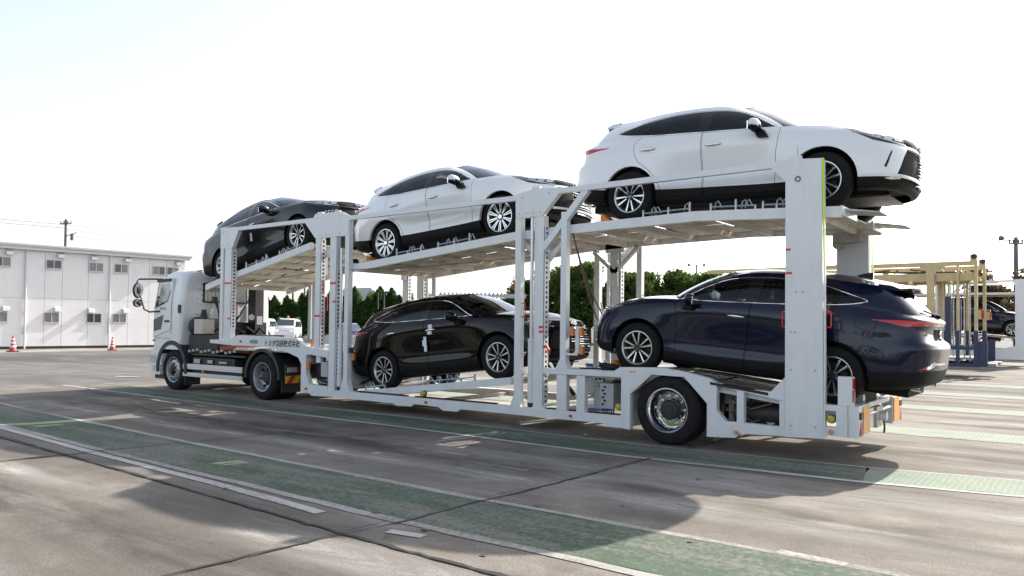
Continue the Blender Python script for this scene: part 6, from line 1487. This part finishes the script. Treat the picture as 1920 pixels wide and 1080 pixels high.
# ---- second carrier (mustard yellow and blue) at the right
M_must = pm('carrier_mustard', (.56, .44, .23), .5, var=.08, scale=4, dirt=(.25, .18, .10), dirt_amt=.4, dscale=6); M_nvy = pm('carrier_blue', (.022, .035, .085), .45, var=.1, scale=5); 
def carrier2():
    yn = 20.3; xr = 1.45; yf = yn+2.49
    R = root('yellow_car_carrier', 'empty mustard yellow and blue car carrier trailer parked at the right', 'trailer', (xr, (yn+yf)/2, 0))
    def cc(name, mat, fn, par=None, sm=False): mb = MB(); fn(mb); return mb.build(name, mat, par or R, sm)
    for s, y in ((0, yn), (1, yf-.1)):
        cc('upper_rail', M_must, lambda m: m.box(xr-9.5, xr, y, y+.09, 3.78, 3.93)); cc('gusset', M_must, lambda m: m.prism([(xr-1.75, 3.78), (xr-1.55, 3.62), (xr-1.15, 3.62), (xr-.95, 3.78)], y+.005, y+.085))
        for (a, b) in ((-.10, .0), (-.62, -.55), (-1.52, -1.28), (-3.4, -3.2), (-5.2, -5.0), (-7, -6.8)):
            p = cc('post', M_must, lambda m: m.box(xr+a, xr+b, y+.004, y+.094, 1.60 if a > -.5 or a < -1 else .5, 3.78))
            if a > -2: cc('lower_post', M_nvy, lambda m: m.box(xr+a-.02, xr+b+.02, y, y+.10, .38, 1.598), p)
        cc('chain_rack', M_galv, lambda m: ladder(m, xr-1.26, y+.01, y+.09, 1.7, 3.6, .10, .05)); cc('lower_sill', M_nvy, lambda m: m.box(xr-9.5, xr, y+.01, y+.09, .38, .50)); cc('mid_sill', M_nvy, lambda m: m.box(xr-2.2, xr-.1, y+.01, y+.09, .95, 1.07))
        cc('post_foot', M_nvy, lambda m: m.prism([(xr-1.75, 1.08), (xr-1.05, 1.08), (xr-1.28, 1.5), (xr-1.52, 1.5)], y+.012, y+.088)); cc('mast', M_nvy, lambda m: m.box(xr-.98, xr-.80, y+.15, y+.3, 1.08, 2.75))
        cc('tail_lamp', M_red, lambda m: m.box(xr+.10, xr+.16, y+.05, y+.2, 2.0, 2.28)); cc('lamp_arm', M_must, lambda m: m.box(xr, xr+.10, y+.04, y+.18, 1.98, 2.28)); cc('top_pulley', M_dk, lambda m: m.cyl((xr-.1, y+.0, 4.08), (xr-.1, y+.12, 4.08), .09, n=14), None, True); cc('pulley_bracket', M_must, lambda m: m.box(xr-.22, xr-.02, y+.02, y+.1, 3.93, 4.15))
        cc('ramp_leg', M_nvy, lambda m: (m.box(xr-.12, xr+.28, y+.02, y+.08, .40, 1.25)))
    cc('upper_deck', M_must, lambda m: (m.box(xr-9.5, xr-.1, yn+.12, yn+.85, 3.35, 3.42), m.box(xr-9.5, xr-.1, yf-.85, yf-.12, 3.35, 3.42), m.box(xr-9.5, xr-.1, yn+.10, yn+.19, 3.28, 3.55), m.box(xr-9.5, xr-.1, yf-.19, yf-.10, 3.28, 3.55)))
    for k in range(14): x = xr-.3-.65*k; cc('cross_member', M_must, lambda m: m.box(x-.04, x+.04, yn+.2, yf-.2, 3.25, 3.345))
    for k in range(7): x = xr-.25-.2*k; cc('chain', M_galv, lambda m: m.cyl((x, yn+.25+.28*k, .6), (x, yn+.25+.28*k, 3.3), .028, n=6), None, True)
    cc('lower_deck', M_tread, lambda m: m.prism([(xr-9, .45), (xr-.1, .62), (xr-.1, .70), (xr-9, .53)], yn+.12, yf-.12)); cc('ramp', M_tread, lambda m: (m.box(xr, xr+.5, yn+.2, yn+.8, .42, .52), m.box(xr, xr+.5, yf-.8, yf-.2, .42, .52)))
    rn = random.Random(4)
    cc('clutter', M_dk, lambda m: [m.tube([(xr-rn.uniform(.2, 5), yn+.3+rn.random(), 3.6), (xr-rn.uniform(.2, 5), yn+.3+rn.random(), 3.72)], .03) for k in range(10)])
    for x in (-4.2, -5.4):
        for y, f_ in ((yn+.02, False), (yf-.02, True)): w = copy_tree(wr); put_wheel(w, R, xr+x, y, .48, f_)
    return R
carrier2()
# ---- third carrier (white) with a navy car at the right edge
def carrier3():
    yn = 30.6; xr = 1.75; yf = yn+2.49
    R = root('white_car_carrier', 'white car carrier trailer cut off by the right edge of the photo', 'trailer', (xr, (yn+yf)/2, 0))
    def cc(name, mat, fn): mb = MB(); fn(mb); return mb.build(name, mat, R)
    for y in (yn, yf-.12):
        cc('rear_post', M_tw, lambda m: m.box(xr, xr+.45, y, y+.12, .35, 3.86)); cc('upper_rail', M_tw, lambda m: m.box(xr-9, xr-.002, y+.01, y+.09, 3.74, 3.84)); cc('side_sill', M_tw, lambda m: m.prism([(xr-9, .35), (xr-.002, .35), (xr-.002, .95), (xr-.5, .80), (xr-1.1, .80), (xr-9, .6)], y+.004, y+.10))
        for a in (-2.6, -3.1, -6.0, -6.5): cc('post', M_tw, lambda m: m.box(xr+a, xr+a+.15, y+.01, y+.1, .6, 3.74))
        cc('brace', M_tw, lambda m: m.beam((xr-3.0, y+.05, 2.5), (xr-2.0, y+.05, 3.74), .08, .1)); cc('brace', M_tw, lambda m: m.beam((xr-6.0, y+.05, 3.7), (xr-4.6, y+.05, 2.6), .08, .1))
    cc('lower_deck', M_tread, lambda m: m.prism([(xr-9, .90), (xr-1.9, 1.42), (xr+.4, 1.22), (xr+.4, 1.30), (xr-1.9, 1.50), (xr-9, .98)], yn+.12, yf-.12)); cc('upper_deck', M_deck, lambda m: m.box(xr-9, xr+.3, yn+.12, yf-.12, 3.2, 3.3))
    for x in (-.1, ):
        for y, f_ in ((yn+.04, False), (yf-.04, True)): w = copy_tree(w1); put_wheel(w, R, xr-1.9, y, .475, f_)
    c = copy_tree(car_blu); place(c, (-1.05, 1.86), -4.0, (yn+yf)/2); c['label'] = 'dark navy SUV on the white carrier at the right edge'; c['category'] = 'car'; c['group'] = 'SUVs on other carriers'
carrier3()

# ---- unseen belt of trees behind the camera, added to darken the paint reflections
cl = []; rb = random.Random(77)
for k in range(46):
    x = -60+k*2.7; cl.append(((x, -42+rb.uniform(-2, 2), rb.uniform(2.5, 4.5)), (2.6, 2.0, rb.uniform(2.4, 4.2)))); cl.append(((x+1.2, -40+rb.uniform(-1, 1), 1.8), (2.4, 1.6, 1.9)))
v, f = leaves(91, cl, 420, .55)
tb = mesh_obj('reflection_tree_belt', v, f, M_leaf); tag(tb, 'unseen belt of trees behind the camera, added for its dark reflection in the paint', 'trees', kind='stuff')
